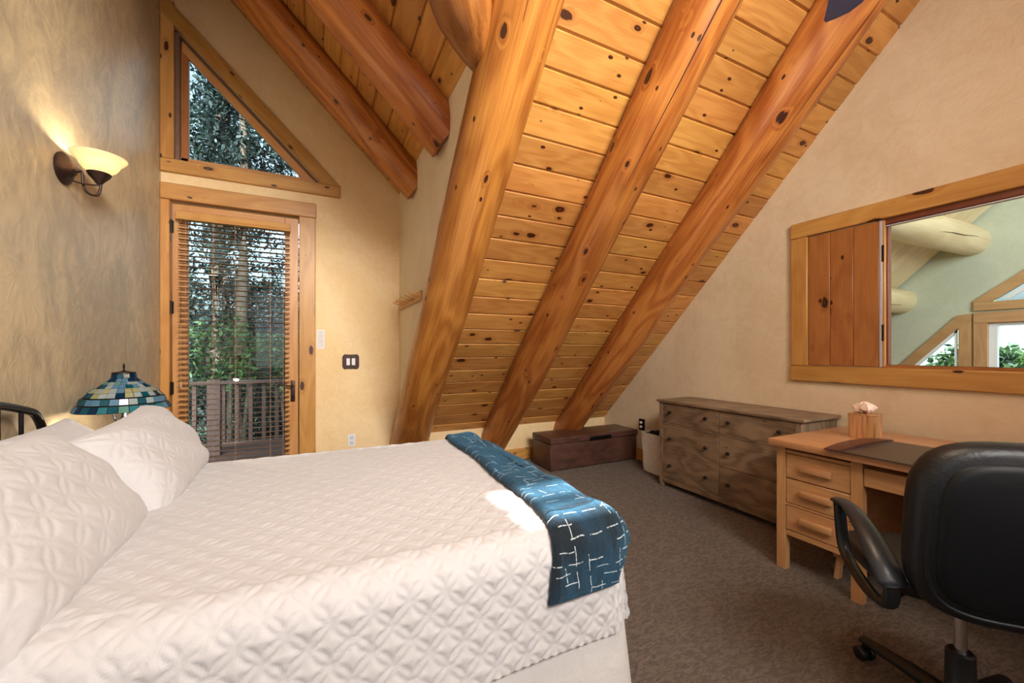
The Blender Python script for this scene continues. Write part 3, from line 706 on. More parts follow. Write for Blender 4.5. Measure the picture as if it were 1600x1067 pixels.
paletrim = lambda a: wood('pale_alder_trim', srgb(196, 156, 112), srgb(166, 122, 82), srgb(70, 44, 26), a, across=9, along=.9, knots=.2, rough=.4, ksize=.07, kscale=(2.4, 5), tone=.05)
whitev = plain('white_vinyl', srgb(232, 236, 240), .4, 0, 30, .02)
gx0, gx1 = GX - .03, GX + .02
def gslab(pts, mat, parent, name, x0=gx0, x1=gx1): return obj(name, B().prism([(x0, y, z) for y, z in pts], (x1 - x0, 0, 0)), mat, parent)
w3 = struct('window_3', B().prism([(gx0, 2.47, 1.11), (gx0, 1.96, 1.700), (gx0, 1.845, 1.715), (gx0, 1.845, 1.60), (gx0, 1.93, 1.575), (gx0, 2.35, 1.09), (gx0, 2.90, .455), (gx0, 3.03, .455)], (.05, 0, 0)), paletrim(1), smooth=False)
gslab([(1.845, .4), (1.95, .4), (1.95, 1.57), (1.845, 1.60)], paletrim(2), w3, 'casing', gx0 + .002)
gslab([(1.95, .4), (2.95, .4), (2.9, .46), (1.95, .46)], paletrim(1), w3, 'casing', gx0 + .002)
gslab([(1.968, 1.555), (2.84, .50), (2.80, .50), (1.968, 1.50)], whitev, w3, 'sash', gx0 + .012, gx1)
gslab([(1.968, .46), (1.985, .46), (1.985, 1.51), (1.968, 1.53)], whitev, w3, 'sash', gx0 + .012, gx1)
obj('pane', B().prism([(GX + .06, 1.93, .45), (GX + .06, 2.65, .45), (GX + .06, 2.65, .92), (GX + .06, 1.93, 1.62)], (.006, 0, 0)), M['glass'], w3)
w4 = struct('window_4', B().box((gx0, .70, 1.60), (gx1, 1.83, 1.722), .003), paletrim(1))
obj('casing', B().box((gx0, 1.72, .4), (gx1, 1.83, 1.60), .003), paletrim(2), w4)
obj('casing', B().box((gx0, .70, .4), (gx1, .81, 1.60), .003), paletrim(2), w4)
obj('sill', B().box((gx0 - .02, .70, .38), (gx1, 1.83, .45), .003), paletrim(1), w4)
obj('sash', B().box((GX + .02, 1.655, .5), (GX + .07, 1.725, 1.61), .003).box((GX + .02, .80, 1.565), (GX + .07, 1.655, 1.615), .003), whitev, w4)
obj('pane', B().box((GX + .05, .80, .5), (GX + .056, 1.66, 1.57)), M['glass'], w4)
w5 = struct('window_5', B().box((gx0, .70, 1.742), (gx1, 1.83, 1.84), .003), paletrim(1))
gslab([(1.83, 1.84), (1.83, 1.86), (.70, 2.76), (.70, 2.62), (1.66, 1.86), (1.70, 1.84)], paletrim(1), w5, 'casing', gx0 + .002)
gslab([(1.62, 1.86), (1.56, 1.86), (.80, 2.46), (.80, 2.52)], whitev, w5, 'sash', gx0 + .01, gx1)
obj('pane', B().prism([(GX + .06, 1.72, 1.83), (GX + .06, .8, 1.83), (GX + .06, .8, 2.59)], (.006, 0, 0)), M['glass'], w5)

# ------------------------------------------------------------------ bed
TOPZ, BX0, BX1, BY0, BY1 = .70, -1.06, .98, 1.07, 2.615
R_ = .10
def quilt_h(u, v, g_=.0685):
    """puffed orange-peel quilting; returns 0 at the stitches, 1 on the puffs"""
    c, s_ = math.cos(PI / 4), math.sin(PI / 4)
    p = (u * c + v * s_) / g_; q = (-u * s_ + v * c) / g_
    def line(p, q):
        fp = p - np.floor(p); dq = q - np.round(q)
        arc = .17 * 4 * fp * (1 - fp)
        return np.abs(np.abs(dq) - arc), np.abs(dq) < arc
    d1, i1 = line(p, q); d2, i2 = line(q, p)
    d = np.minimum(d1, d2)
    h = 1 - np.exp(-(d / .10) ** 1.3)
    return np.where(i1 | i2, h * .8, h)
def drape(s_, t, offs=0.0, flare=.06, wav=.010, fwav=14):
    """cloth coordinates (s along X, t along Y) -> points over the bed block"""
    x0, x1, y0, y1 = BX0, BX1 - R_, BY0 + R_, BY1 - R_
    exx = np.maximum(0, s_ - x1); eyn = np.maximum(0, y0 - t); eyp = np.maximum(0, t - y1); ey_ = eyn + eyp
    hyp = np.hypot(exx, ey_) + 1e-9; mx = np.maximum(exx, ey_); e = mx
    dx = exx / hyp; dy = (eyp - eyn) / hyp
    R = R_ + offs
    ea = e * R / R_ if False else e
    arc = R * PI / 2
    outd = np.where(ea < arc, R * np.sin(np.minimum(ea, arc) / R), R + flare * (ea - arc))
    drop = np.where(ea < arc, R * (1 - np.cos(np.minimum(ea, arc) / R)), R + (ea - arc))
    per = s_ * 1.0 + t * 1.3 + np.arctan2(dy, dx + 1e-6) * .25
    lo = np.clip((ea - arc) / .3, 0, 1)
    outd = outd + wav * lo * np.sin(per * fwav) * (1 + .5 * np.sin(per * fwav * .37 + 1))
    x = np.minimum(s_, x1) + dx * outd; y = np.clip(t, y0, y1) + dy * outd
    z = TOPZ + offs - drop
    z = z + np.where(e < 1e-6, .006 * np.sin(3.1 * s_ + 1) * np.sin(4.3 * t) + .003 * np.sin(11 * s_ + 5 * t), 0)
    return x, y, z
def numeric_normals(P):
    du = np.gradient(P, axis=0); dv = np.gradient(P, axis=1); n = np.cross(du, dv); return n / (np.linalg.norm(n, axis=-1, keepdims=True) + 1e-12)
bed = thing('bed', 'bed with white quilted cover and black arched metal headboard', 'bed', (0, 1.84, 0))
st = .0058; drp = .415
s_ax = np.arange(BX0, BX1 - R_ + drp, st); t_ax = np.arange(BY0 + R_ - drp, BY1 - R_ + drp, st)
S, T = np.meshgrid(s_ax, t_ax, indexing='ij')
x, y, z = drape(S, T, .0, .09, .008, 9)
P = np.stack([x, y, z], -1); N = numeric_normals(P); N *= np.sign(N[len(s_ax) // 2, len(t_ax) // 2, 2])
H_ = quilt_h(S + .02, T - .01)
amp = .0045 + .0035 * np.clip((BY0 + .12 - T) / .12, 0, 1)
P = P + N * (H_ * amp)[..., None]
# wrinkles between the stitches
P = P + N * (.0007 * np.sin(70 * S + 9 * np.sin(23 * T)) * np.sin(61 * T + 7 * np.sin(19 * S)))[..., None]
o = bpy.data.objects.new('quilt', npmesh('quilt', P.reshape(-1, 3) - np.array(wloc(bed)), gridfaces(*S.shape), M['quilt'])); C.objects.link(o); o.parent = bed
# flat hem under the quilt: bed skirt down to the floor
def skirt_line():
    pts = []
    for k_ in range(60): pts.append((BX0 + (BX1 - BX0 - .06) * k_ / 59, BY0 + .015))
    for k_ in range(1, 10): a_ = PI / 2 * k_ / 10; pts.append((BX1 - .06 + .05 * math.sin(a_), BY0 + .065 - .05 * math.cos(a_)))
    for k_ in range(40): pts.append((BX1 - .01, BY0 + .065 + (BY1 - BY0 - .13) * k_ / 39))
    for k_ in range(1, 10): a_ = PI / 2 * k_ / 10; pts.append((BX1 - .06 + .05 * math.cos(a_), BY1 - .065 + .05 * math.sin(a_)))
    for k_ in range(60): pts.append((BX1 - .06 - (BX1 - BX0 - .06) * k_ / 59, BY1 - .015))
    return np.array(pts)
L_ = skirt_line(); tn = np.gradient(L_, axis=0); nr = np.stack([tn[:, 1], -tn[:, 0]], -1); nr /= np.linalg.norm(nr, axis=1)[:, None]
hs_ = np.linspace(.52, .012, 26); arcl = np.concatenate([[0], np.cumsum(np.linalg.norm(np.diff(L_, axis=0), axis=1))])
V = []
for h_ in hs_:
    f_ = (.52 - h_) / .5; dsp = f_ * (.055 + .022 * np.sin(arcl * 11 + 1.3 * np.sin(arcl * 3)) ) - .004
    q = L_ + nr * dsp[:, None]; V.append(np.column_stack([q, np.full(len(q), h_)]))
V = np.array(V)
o = bpy.data.objects.new('bed_skirt', npmesh('bed_skirt', V.reshape(-1, 3) - np.array(wloc(bed)), gridfaces(V.shape[0], V.shape[1]), M['skirt'])); C.objects.link(o); o.parent = bed
obj('mattress', B().box((BX0 + .01, BY0 + .03, .32), (BX1 - .03, BY1 - .03, .675), .05, 3), M['skirt'], bed)
# headboard of black tube
hx = -1.105; hb = B(); yc = (BY0 + BY1) / 2 - .01; hw = .675
path = []
for k_ in range(0, 33):
    u = -1 + 2 * k_ / 32; path.append((hx, yc + u * (hw - .05), 1.012 + .10 * (1 - u * u)))
lft = [(hx, yc - hw + .005, .955), (hx, yc - hw - .015, .90), (hx, yc - hw - .02, .30), (hx, yc - hw - .02, 0.0)]
rgt = [(hx, yc + hw - .005, .955), (hx, yc + hw + .015, .90), (hx, yc + hw + .02, .30), (hx, yc + hw + .02, 0.0)]
def smooth_path(p, it=2):
    for _ in range(it):
        q = [p[0]]
        for a, c in zip(p, p[1:]): q += [tuple(a[i] * .75 + c[i] * .25 for i in range(3)), tuple(a[i] * .25 + c[i] * .75 for i in range(3))]
        q.append(p[-1]); p = q
    return p
hd = obj('headboard', hb.sweep(smooth_path(lft[::-1] + path + rgt), .016, n=12, up=(1, 0, 0)), M['black'], bed, label='black arched metal tube headboard')
for k_ in range(9):
    u = -.8 + 1.6 * k_ / 8; yy = yc + u * hw
    obj('spindle', B().sweep([(hx, yy, .42), (hx, yy, 1.012 + .10 * (1 - u * u))], .008, n=8), M['black'], bed)
obj('cross_rail', B().sweep([(hx, yc - hw - .02, .42), (hx, yc + hw + .02, .42)], .012, n=10), M['black'], bed)
obj('side_rail', B().box((BX0, BY0 + .06, .26), (BX1 - .06, BY0 + .09, .32)).box((BX0, BY1 - .09, .26), (BX1 - .06, BY1 - .06, .32)).box((BX1-.12, BY0 + .06, .26), (BX1 - .09, BY1 - .06, .32)), M['black'], bed)
for xx in (BX0 + .05, BX1 - .12):
    for yy in (BY0 + .09, BY1 - .12): obj('leg', B().box((xx, yy, 0), (xx + .03, yy + .03, .28)), M['black'], bed)
# pillows
def pillow(name, cen, W_, H__, T_, lean, yawz, roll, label, seed, group='white quilted pillow shams on the bed', quilted=.007, sag=0.0):
    rg = np.random.default_rng(seed); n1, n2 = 150, 110
    u = np.linspace(-1, 1, n1); v = np.linspace(-1, 1, n2); U, Vv = np.meshgrid(u, v, indexing='ij')
    prof = np.clip((1 - np.abs(U) ** 3.4), 0, 1) ** .5 * np.clip((1 - np.abs(Vv) ** 3.0), 0, 1) ** .5
    # outline pulled in between the corners
    Xl = U * W_ / 2 * (1 - .06 * (1 - Vv ** 2) * np.abs(U) ** 3); Yl = Vv * H__ / 2 * (1 - .08 * (1 - U ** 2) * np.abs(Vv) ** 3)
    tt = T_ / 2 * prof
    front = tt.copy(); qh = quilt_h(Xl + seed, Yl, .085) * quilted * np.clip(prof * 3, 0, 1)
    wr = 0
    for _ in range(6):
        f1, f2, p1 = rg.uniform(2, 9), rg.uniform(2, 9), rg.uniform(0, 6); wr = wr + .0035 * np.sin(f1 * U + f2 * Vv + p1) * prof
    crease = 0
    for sx in (-1, 1):
        for sy in (-1, 1):
            dd_ = np.hypot(U - sx, Vv - sy); an = np.arctan2(Vv - sy, U - sx); crease = crease + .004 * np.sin(an * 16) * np.exp(-dd_ / .35) * np.clip(dd_ * 4, 0, 1)
    front = front + qh + wr + crease
    back = -tt + wr
    front = front - sag * (Vv < 2) * np.exp(-((Vv - .2) / .5) ** 2) * np.exp(-(U / .6) ** 2)
    A = np.stack([Xl, Yl, front], -1).reshape(-1, 3); Bk = np.stack([Xl, Yl, back], -1).reshape(-1, 3)
    F1 = gridfaces(n1, n2); F2 = F1[:, ::-1] + n1 * n2
    i = np.arange(n1 * n2).reshape(n1, n2); ring = np.concatenate([i[:, 0], i[-1, 1:], i[-2::-1, -1], i[0, -2:0:-1]])
    r2_ = np.roll(ring, -1); F3 = np.stack([ring, ring + n1 * n2, r2_ + n1 * n2, r2_], -1)
    me = npmesh(name, np.vstack([A, Bk]), np.vstack([F1, F2, F3]), M['quilt'])
    o = bpy.data.objects.new(name, me); C.objects.link(o)
    # local x -> world -Y.. (width), local y -> up the lean, local z -> facing the foot
    Zv = Vector((math.cos(lean), 0, math.sin(lean))); Xv = Vector((0, 1, 0)); Yv = Zv.cross(Xv)
    M4 = Matrix.Rotation(yawz, 4, 'Z') @ frame(Vector((0, 0, 0)), Xv, Yv, Zv) @ Matrix.Rotation(roll, 4, 'Z')
    o.matrix_world = Matrix.Translation(cen) @ M4
    return tag(o, label, 'pillow', group)
pillow('pillow', (-.93, 2.22, .79), .72, .42, .20, .62, .0, .02, 'rear white pillow behind the far sham, nearest the lamp', 2, quilted=.003)
pillow('pillow', (-.94, 1.46, .80), .72, .42, .20, .62, 0, -.02, 'rear white pillow behind the near sham, against the headboard', 3, quilted=.003)
pillow('pillow', (-.68, 2.27, .80), .84, .44, .29, .62, .0, .05, 'far white quilted sham, in front of the lamp', 5, quilted=.0035)
pillow('pillow', (-.71, 1.47, .80), .87, .48, .29, .68, -.0, .03, 'near white quilted sham at the left edge of the photo', 6, quilted=.0042)

# throw over the foot of the bed
nt_, ns_ = 330, 90
tt = np.linspace(0, 1, nt_); ss = np.linspace(0, 1, ns_)
y0c = BY0 + R_ - .262; y1c = BY1 - R_ + .20
TT, SS = np.meshgrid(tt, ss, indexing='ij')
Tc = y0c + (y1c - y0c) * TT
f_ = np.clip((Tc - BY0) / (BY1 - BY0), -.2, 1.1)
inner = .665 + .115 * f_ + .018 * np.sin(5 * f_) + .01 * np.sin(13 * f_)
outer = BX1 - R_ + .33 + .012 * np.sin(9 * f_ + 1)
# on the near drop the throw does not follow the foot corner: keep it on the side face
outer = np.where(Tc < BY0 + R_, BX1 - R_ + .33 * np.clip(1 - (BY0 + R_ - Tc) / .27, .12, 1), outer)
Sc = inner + (outer - inner) * SS
edge = np.minimum(np.minimum(TT, 1 - TT) * (y1c - y0c), np.minimum(SS, 1 - SS) * (outer - inner))
th_ = .006 + .016 * np.clip(edge / .02, 0, 1) ** .5
x, y, z = drape(Sc, Tc, .004, .10, .012, 17)
P = np.stack([x, y, z], -1); N = numeric_normals(P); N *= np.sign(N[nt_ // 2, 5, 2])
wr = .004 * np.sin(26 * Sc + 5 * np.sin(6 * Tc)) + .003 * np.sin(17 * Tc + 9 * Sc)
top = P + N * (th_ + .010 + wr * np.clip(edge / .03, 0, 1))[..., None]; bot = P + N * .008
i = np.arange(nt_ * ns_).reshape(nt_, ns_); ring = np.concatenate([i[:, 0], i[-1, 1:], i[-2::-1, -1], i[0, -2:0:-1]]); rr_ = np.roll(ring, -1)
F = np.vstack([gridfaces(nt_, ns_), gridfaces(nt_, ns_)[:, ::-1] + nt_ * ns_, np.stack([ring, ring + nt_ * ns_, rr_ + nt_ * ns_, rr_], -1)])
uv = np.stack([Sc, Tc], -1).reshape(-1, 2); uv = np.vstack([uv, uv])
org = np.array((.85, 1.84, .71))
me = npmesh('throw_blanket', np.vstack([top.reshape(-1, 3), bot.reshape(-1, 3)]) - org, F, M['throw'], uv)
o = bpy.data.objects.new('throw_blanket', me); C.objects.link(o); o.location = org
tag(o, 'plush teal and black throw with white dashes draped over the foot of the bed', 'blanket')

# ------------------------------------------------------------------ nightstand and stained-glass lamp
LX, LY = -.945, 2.86
ns = thing('nightstand', 'small dark nightstand hidden behind the pillows under the stained-glass lamp', 'nightstand', (LX, LY, 0))
obj('top', B().box((LX - .20, LY - .20, .54), (LX + .20, LY + .20, .565), .004), darkwood(0), ns)
obj('body', B().box((LX - .185, LY - .185, .30), (LX + .185, LY + .185, .54), .003), darkwood(0), ns)
obj('drawer', B().box((LX + .185, LY - .165, .33), (LX + .20, LY + .165, .51), .003), darkwood(1), ns)
for sx in (-1, 1):
    for sy in (-1, 1): obj('leg', B().box((LX + sx * .165 - .018, LY + sy * .165 - .018, 0), (LX + sx * .165 + .018, LY + sy * .165 + .018, .30), .003), darkwood(2), ns)
tl = thing('table_lamp', 'stained-glass table lamp with blue and green tiled shade beside the bed', 'lamp', (LX, LY, .565))
prof = [(.0, 0), (.085, 0), (.088, .012), (.07, .022), (.035, .035), (.02, .06), (.016, .10), (.024, .14), (.03, .17), (.02, .20), (.013, .23), (.013, .33), (.018, .345), (.011, .36), (.011, .385), (.0, .39)]
obj('base', B().lathe(prof, (LX, LY, .565), 28, cap=False), M['pewter'], tl)
b = B()
for sgn in (-1, 1):
    b.sweep(smooth_path([(LX, LY, .90), (LX + .02 * sgn, LY - .02 * sgn, .895), (LX + .05 * sgn, LY - .045 * sgn, .90), (LX + .06 * sgn, LY - .055 * sgn, .93)]), .006, n=8)
obj('socket_arm', b, M['pewter'], tl)
obj('bulb', B().lathe([(.0, 0), (.012, .0), (.014, .02), (.026, .05), (.024, .07), (.0, .085)], (LX, LY, .955), 16, cap=False), mat_lampglass('lamp_bulb', srgb(255, 220, 160), 3.0, .3), tl)
sprof = [(.198, .965), (.180, .998), (.176, 1.002), (.166, 1.034), (.160, 1.038), (.140, 1.062), (.112, 1.084), (.088, 1.102), (.068, 1.115), (.052, 1.133), (.047, 1.158)]
lamp_shade = obj('lamp_shade', B().lathe([(r - .0022, z - .001) for r, z in sprof], (LX, LY, 0), 36, cap=False), M['lead'], tl, label='stained-glass shade in blue, teal and pearl')
rows = [(0, 1, 30), (2, 3, 30), (4, 5, 28), (5, 6, 28), (6, 7, 24), (7, 8, 20), (8, 9, 16), (9, 10, 12)]
rt = random.Random(5)
tw = {0: [1, 2, 1, 3, 0, 6], 1: [1, 3, 4, 3, 2, 1], 2: [4, 5, 1, 4, 3, 0], 3: [5, 0, 4, 3, 5], 4: [3, 4, 0, 1], 5: [4, 3, 6], 6: [0, 0, 3], 7: [0, 0, 1]}
for ri, (a_, b_, n_) in enumerate(rows):
    (ra_, za_), (rb_, zb_) = sprof[a_], sprof[b_]
    tmeshes = {}
    for k_ in range(n_):
        th = 2 * PI * k_ / n_; mi = rt.choice(tw[ri])
        if mi not in tmeshes:
            bb = B(); g0 = .04; pts = []
            for (rr, zz, e) in ((ra_, za_, 1), (rb_, zb_, -1)):
                z2 = zz + (zb_ - za_) * .05 * e; r2_ = rr + (rb_ - ra_) * .05 * e
                for a in (g0, 1 - g0) if e == 1 else (1 - g0, g0): an = 2 * PI / n_ * (a - .5); pts.append(Vector((r2_ * math.cos(an), r2_ * math.sin(an), z2)))
            nn = (pts[1] - pts[0]).cross(pts[2] - pts[1]).normalized()
            bb.prism([p_ + nn * .001 for p_ in pts], nn * -.003)
            tmeshes[mi] = bb.mesh('glass_tile', TILES[mi], smooth=False)
        o = bpy.data.objects.new('glass_tile', tmeshes[mi]); C.objects.link(o); o.parent = lamp_shade
        o.location = Vector((LX, LY, 0)) - wloc(lamp_shade); o.rotation_euler = (0, 0, th)
obj('cap', B().lathe([(.050, 1.156), (.048, 1.164), (.02, 1.168), (.008, 1.172), (0, 1.173)], (LX, LY, 0), 24, cap=False), M['lead'], tl)
b = B(); b.sweep([(LX, LY, 1.17), (LX, LY, 1.182)], .005, n=8)
b.prism([(LX - .002, LY - .012, 1.195), (LX - .002, LY, 1.18), (LX - .002, LY + .012, 1.195), (LX - .002, LY, 1.212)], (.004, 0, 0)); obj('finial', b, M['lead'], tl)
light('table_lamp_bulb', 'POINT', (LX + .02, LY, 1.02), 11.0, (1.0, .90, .74), .03)
light('table_lamp_bulb_low', 'POINT', (LX + .08, LY - .02, .95), 3.0, (1.0, .84, .64), .03)

# ------------------------------------------------------------------ wall sconce
sx_, sy_, sz_ = XL, 2.80, 2.20
sc_ = thing('wall_sconce', 'dark bronze wall sconce with glowing alabaster bowl shade', 'lamp', (sx_, sy_, sz_))
MX = Matrix.Translation((sx_, sy_, sz_)) @ Matrix.Rotation(PI / 2, 4, 'Y')
obj('back_plate', B().lathe([(.0, 0), (.078, 0), (.08, .008), (.072, .016), (.05, .028), (.034, .036), (.028, .046), (.012, .052), (.008, .07), (0, .072)], n=28, mat=MX, cap=False), M['bronze'], sc_)
ccx = sx_ + .138; czz = sz_ - .012
b = B().sweep(smooth_path([(sx_ + .065, sy_, sz_ + .0), (sx_ + .075, sy_, sz_ + .0), (sx_ + .075, sy_, sz_ - .07), (sx_ + .09, sy_, sz_ - .11), (sx_ + .13, sy_, sz_ - .12), (ccx, sy_, sz_ - .10), (ccx + .008, sy_, sz_ - .06), (ccx, sy_, czz - .03)]), .006, n=10, up=(0, 1, 0))
obj('scroll_arm', b, M['bronze'], sc_)
b = B().sweep(smooth_path([(sx_ + .02, sy_ - .02, sz_ - .05), (sx_ + .07, sy_ - .02, sz_ - .07), (sx_ + .12, sy_ - .012, sz_ - .068), (ccx + .012, sy_, sz_ - .058)]), .004, n=8, up=(0, 1, 0))
obj('brace_arm', b, M['bronze'], sc_)
obj('cup', B().lathe([(0, -.045), (.012, -.043), (.02, -.03), (.042, -.002), (.048, .012), (.044, .014), (.0, .012)], (ccx, sy_, czz), 24, cap=False), M['bronze'], sc_)
b = B().lathe([(.028, .012), (.044, .018), (.064, .032), (.077, .052), (.083, .068), (.096, .080), (.107, .093), (.109, .099), (.104, .099), (.092, .085), (.079, .073), (.072, .054), (.060, .036), (.041, .022), (.026, .017)], (ccx, sy_, czz), 40, cap=False)
obj('bowl_shade', b, M['alabaster'], sc_, label='glowing cream alabaster glass bowl')
light('sconce_bulb', 'POINT', (ccx, sy_, czz + .065), 6.0, (1.0, .82, .52), .02)

# ------------------------------------------------------------------ ceiling fan (one blade reaches into view)
fc = Vector((1.30, .50, 2.60))
fan = thing('ceiling_fan', 'ceiling fan with slate grey blades, only one blade tip in view at the top', 'fan', tuple(fc))
obj('downrod', B().sweep([tuple(fc + Vector((0, 0, .10))), (fc.x, fc.y, CM - fc.y + .0)], .014, n=12), M['bronze'], fan)
obj('motor', B().lathe([(0, -.09), (.08, -.085), (.12, -.05), (.13, 0), (.12, .05), (.07, .10), (.03, .13), (0, .135)], tuple(fc), 28, cap=False), M['bronze'], fan)
obj('light_bowl', B().lathe([(0, -.19), (.05, -.185), (.09, -.15), (.10, -.10), (.095, -.085)], tuple(fc), 28, cap=False), mat_lampglass('fan_glass', srgb(255, 236, 200), 1.2, .5), fan)
for k_ in range(4):
    a_ = math.radians(30.6 + 90 * k_); T4 = Matrix.Translation(fc) @ Matrix.Rotation(a_, 4, 'Z') @ Matrix.Rotation(math.radians(9), 4, 'X')
    pts = [(.16, -.045), (.50, -.066), (.56, -.060), (.61, -.042), (.648, -.008), (.668, .034), (.675, .062), (.660, .070), (.16, .045)]
    b = B().prism([(x_, y_, 0) for x_, y_ in pts], (0, 0, .008), mat=T4); obj('blade', b, M['fan'], fan)
    b = B().box((.10, -.02, -.006), (.24, .02, -.001), .002, mat=T4); obj('blade_iron', b, M['bronze'], fan)

# ------------------------------------------------------------------ storage chest
ch = thing('storage_chest', 'long dark walnut storage chest against the low wall under the slope', 'chest', (2.80, 3.79, 0))
cx0, cx1, cy0, cy1 = 2.215, 3.385, 3.595, 3.985
obj('body', B().box((cx0, cy0, .012), (cx1, cy1, .285), .004), darkwood(0), ch)
obj('end_board', B().box((cx0 - .012, cy0 + .004, .0), (cx0 + .002, cy1 - .004, .285), .003), darkwood(1), ch)
obj('lid', B().box((cx0 - .02, cy0 - .012, .292), (cx1 + .008, cy1, .352), .005), darkwood(0), ch)
obj('lid_cutout_shade', B().box((2.70, cy0 - .018, .288), (3.00, cy0 - .006, .330), .004), M['black'], ch)  # black block standing in for the shade inside the handle cutout
# ------------------------------------------------------------------ laundry tote
tb = thing('laundry_tote', 'cream canvas laundry tote with dark cloth inside, behind the dresser', 'basket', (3.24, 3.06, 0))
def tote_ring(z, grow=0.0, n=40):
    out_ = []; u = z / .42
    ax_, ay_ = (.115 + .018 * u + grow), (.165 + .022 * u + grow)
    for k_ in range(n):
        a = 2 * PI * k_ / n; c, s__ = math.cos(a), math.sin(a)
        out_.append((3.235 + ax_ * math.copysign(abs(c) ** .28, c) + .004 * math.sin(5 * a + 9 * u), 3.065 + ay_ * math.copysign(abs(s__) ** .28, s__) + .004 * math.sin(7 * a + 5 * u), z))
    return out_
b = B(); rings = [[b.bm.verts.new(p) for p in tote_ring(z, g_)] for z, g_ in ((0, -.01), (.01, 0), (.10, .006), (.2, -.003), (.3, .004), (.40, .003), (.418, .004), (.418, -.004), (.36, -.006))]
for A_, B_ in zip(rings, rings[1:]):
    for k_ in range(40): b.bm.faces.new((A_[k_], A_[(k_ + 1) % 40], B_[(k_ + 1) % 40], B_[k_]))
b.bm.faces.new(rings[0][::-1]); obj('bag', b, M['canvas'], tb)
b = B(); g_ = np.linspace(-1, 1, 16)
vv = [[b.bm.verts.new((3.235 + .118 * u * (1 - .1 * v * v), 3.065 + .17 * v * (1 - .1 * u * u), .385 + .045 * math.cos(u * 1.3) * math.cos(v * 1.4) + .012 * math.sin(9 * u + 4 * v) + .01 * math.sin(11 * v))) for v in g_] for u in g_]
for i in range(15):
    for j in range(15): b.bm.faces.new((vv[i][j], vv[i + 1][j], vv[i + 1][j + 1], vv[i][j + 1]))
obj('cloth', b, M['dark_cloth'], tb)
b = B().sweep(smooth_path([(3.13, 3.02, .40), (3.128, 3.01, .46), (3.135, 2.98, .475), (3.14, 2.95, .46), (3.13, 2.94, .40)]), .008, .004, n=8)
obj('handle', b, M['dark_cloth'], tb)
ot2 = thing('wall_outlet', 'black outlet plate with white plug on the tan wall above the laundry tote', 'outlet', (XR, 3.52, .42))
obj('plate', B().box((XR - .007, 3.475, .355), (XR, 3.565, .485), .006, 2), M['hinge'], ot2)
obj('plug', B().lathe([(0, 0), (.014, 0), (.016, .02), (.008, .026), (0, .026)], n=14, mat=Matrix.Translation((XR - .006, 3.52, .445)) @ Matrix.Rotation(-PI / 2, 4, 'Y'), cap=False), M['white_plastic'], ot2)
obj('plug', B().lathe([(0, 0), (.014, 0), (.016, .02), (.008, .026), (0, .026)], n=14, mat=Matrix.Translation((XR - .006, 3.52, .395)) @ Matrix.Rotation(-PI / 2, 4, 'Y'), cap=False), M['white_plastic'], ot2)

# ------------------------------------------------------------------ dresser
dr_ = thing('dresser', 'weathered grey-brown dresser with round dark knobs against the right wall', 'dresser', (3.15, 2.19, 0))
dx0, dx1, dy0, dy1 = 2.936, 3.375, 1.565, 2.815
obj('top', B().box((dx0 - .018, dy0 - .022, .795), (dx1 + .01, dy1 + .022, .817), .003), greywood(1), dr_)
body = B().box((dx0 + .02, dy0 + .012, .055), (dx1, dy1 - .012, .795)); obj('body', body, greywood(1), dr_)
for yy in (dy0, dy1 - .040):
    obj('post', B().box((dx0, yy, 0), (dx0 + .04, yy + .040, .795), .002), greywood(2), dr_)
    obj('post', B().box((dx1 - .04, yy, 0), (dx1, yy + .040, .795), .002), greywood(2), dr_)
obj('apron', B().box((dx0 + .002, dy0 + .04, .045), (dx0 + .02, dy1 - .04, .090), .002), greywood(1), dr_)
obj('rail', B().box((dx0 + .001, dy0 + .04, .592), (dx0 + .02, dy1 - .04, .606), .001), greywood(1), dr_)
obj('rail', B().box((dx0 + .001, dy0 + .04, .786), (dx0 + .02, dy1 - .04, .796), .001), greywood(1), dr_)
obj('panel', B().box((dx0 + .02, dy0 + .002, .06), (dx1 - .04, dy0 + .013, .79), .002), greywood(2), dr_, label='side panel')
def drawer(y0, y1, z0, z1, knobs, par=dr_):
    d_ = obj('drawer', B().box((dx0 + .003, y0 + .002, z0 + .002), (dx0 + .022, y1 - .002, z1 - .002), .002), greywood(1), par)
    for (ky, kz) in knobs:
        MK = Matrix.Translation((dx0 + .003, ky, kz)) @ Matrix.Rotation(-PI / 2, 4, 'Y')
        obj('knob', B().lathe([(0, 0), (.006, 0), (.005, .010), (.012, .014), (.0155, .021), (.013, .028), (.006, .031), (0, .0315)], n=18, mat=MK, cap=False), plain('knob_pewter', srgb(74, 66, 64), .28, .85, 60, .1), d_)
ym = 2.187
drawer(ym, dy1 - .04, .606, .786, [(2.677, .710), (2.30, .710)])
drawer(dy0 + .04, ym, .606, .786, [(2.095, .706), (1.705, .706)])
drawer(ym, dy1 - .04, .090, .592, [(2.677, .467), (2.30, .463), (2.677, .218), (2.30, .216)])
drawer(dy0 + .04, ym, .341, .592, [(2.095, .464), (1.705, .464)])
drawer(dy0 + .04, ym, .090, .341, [(2.095, .213), (1.705, .213)])

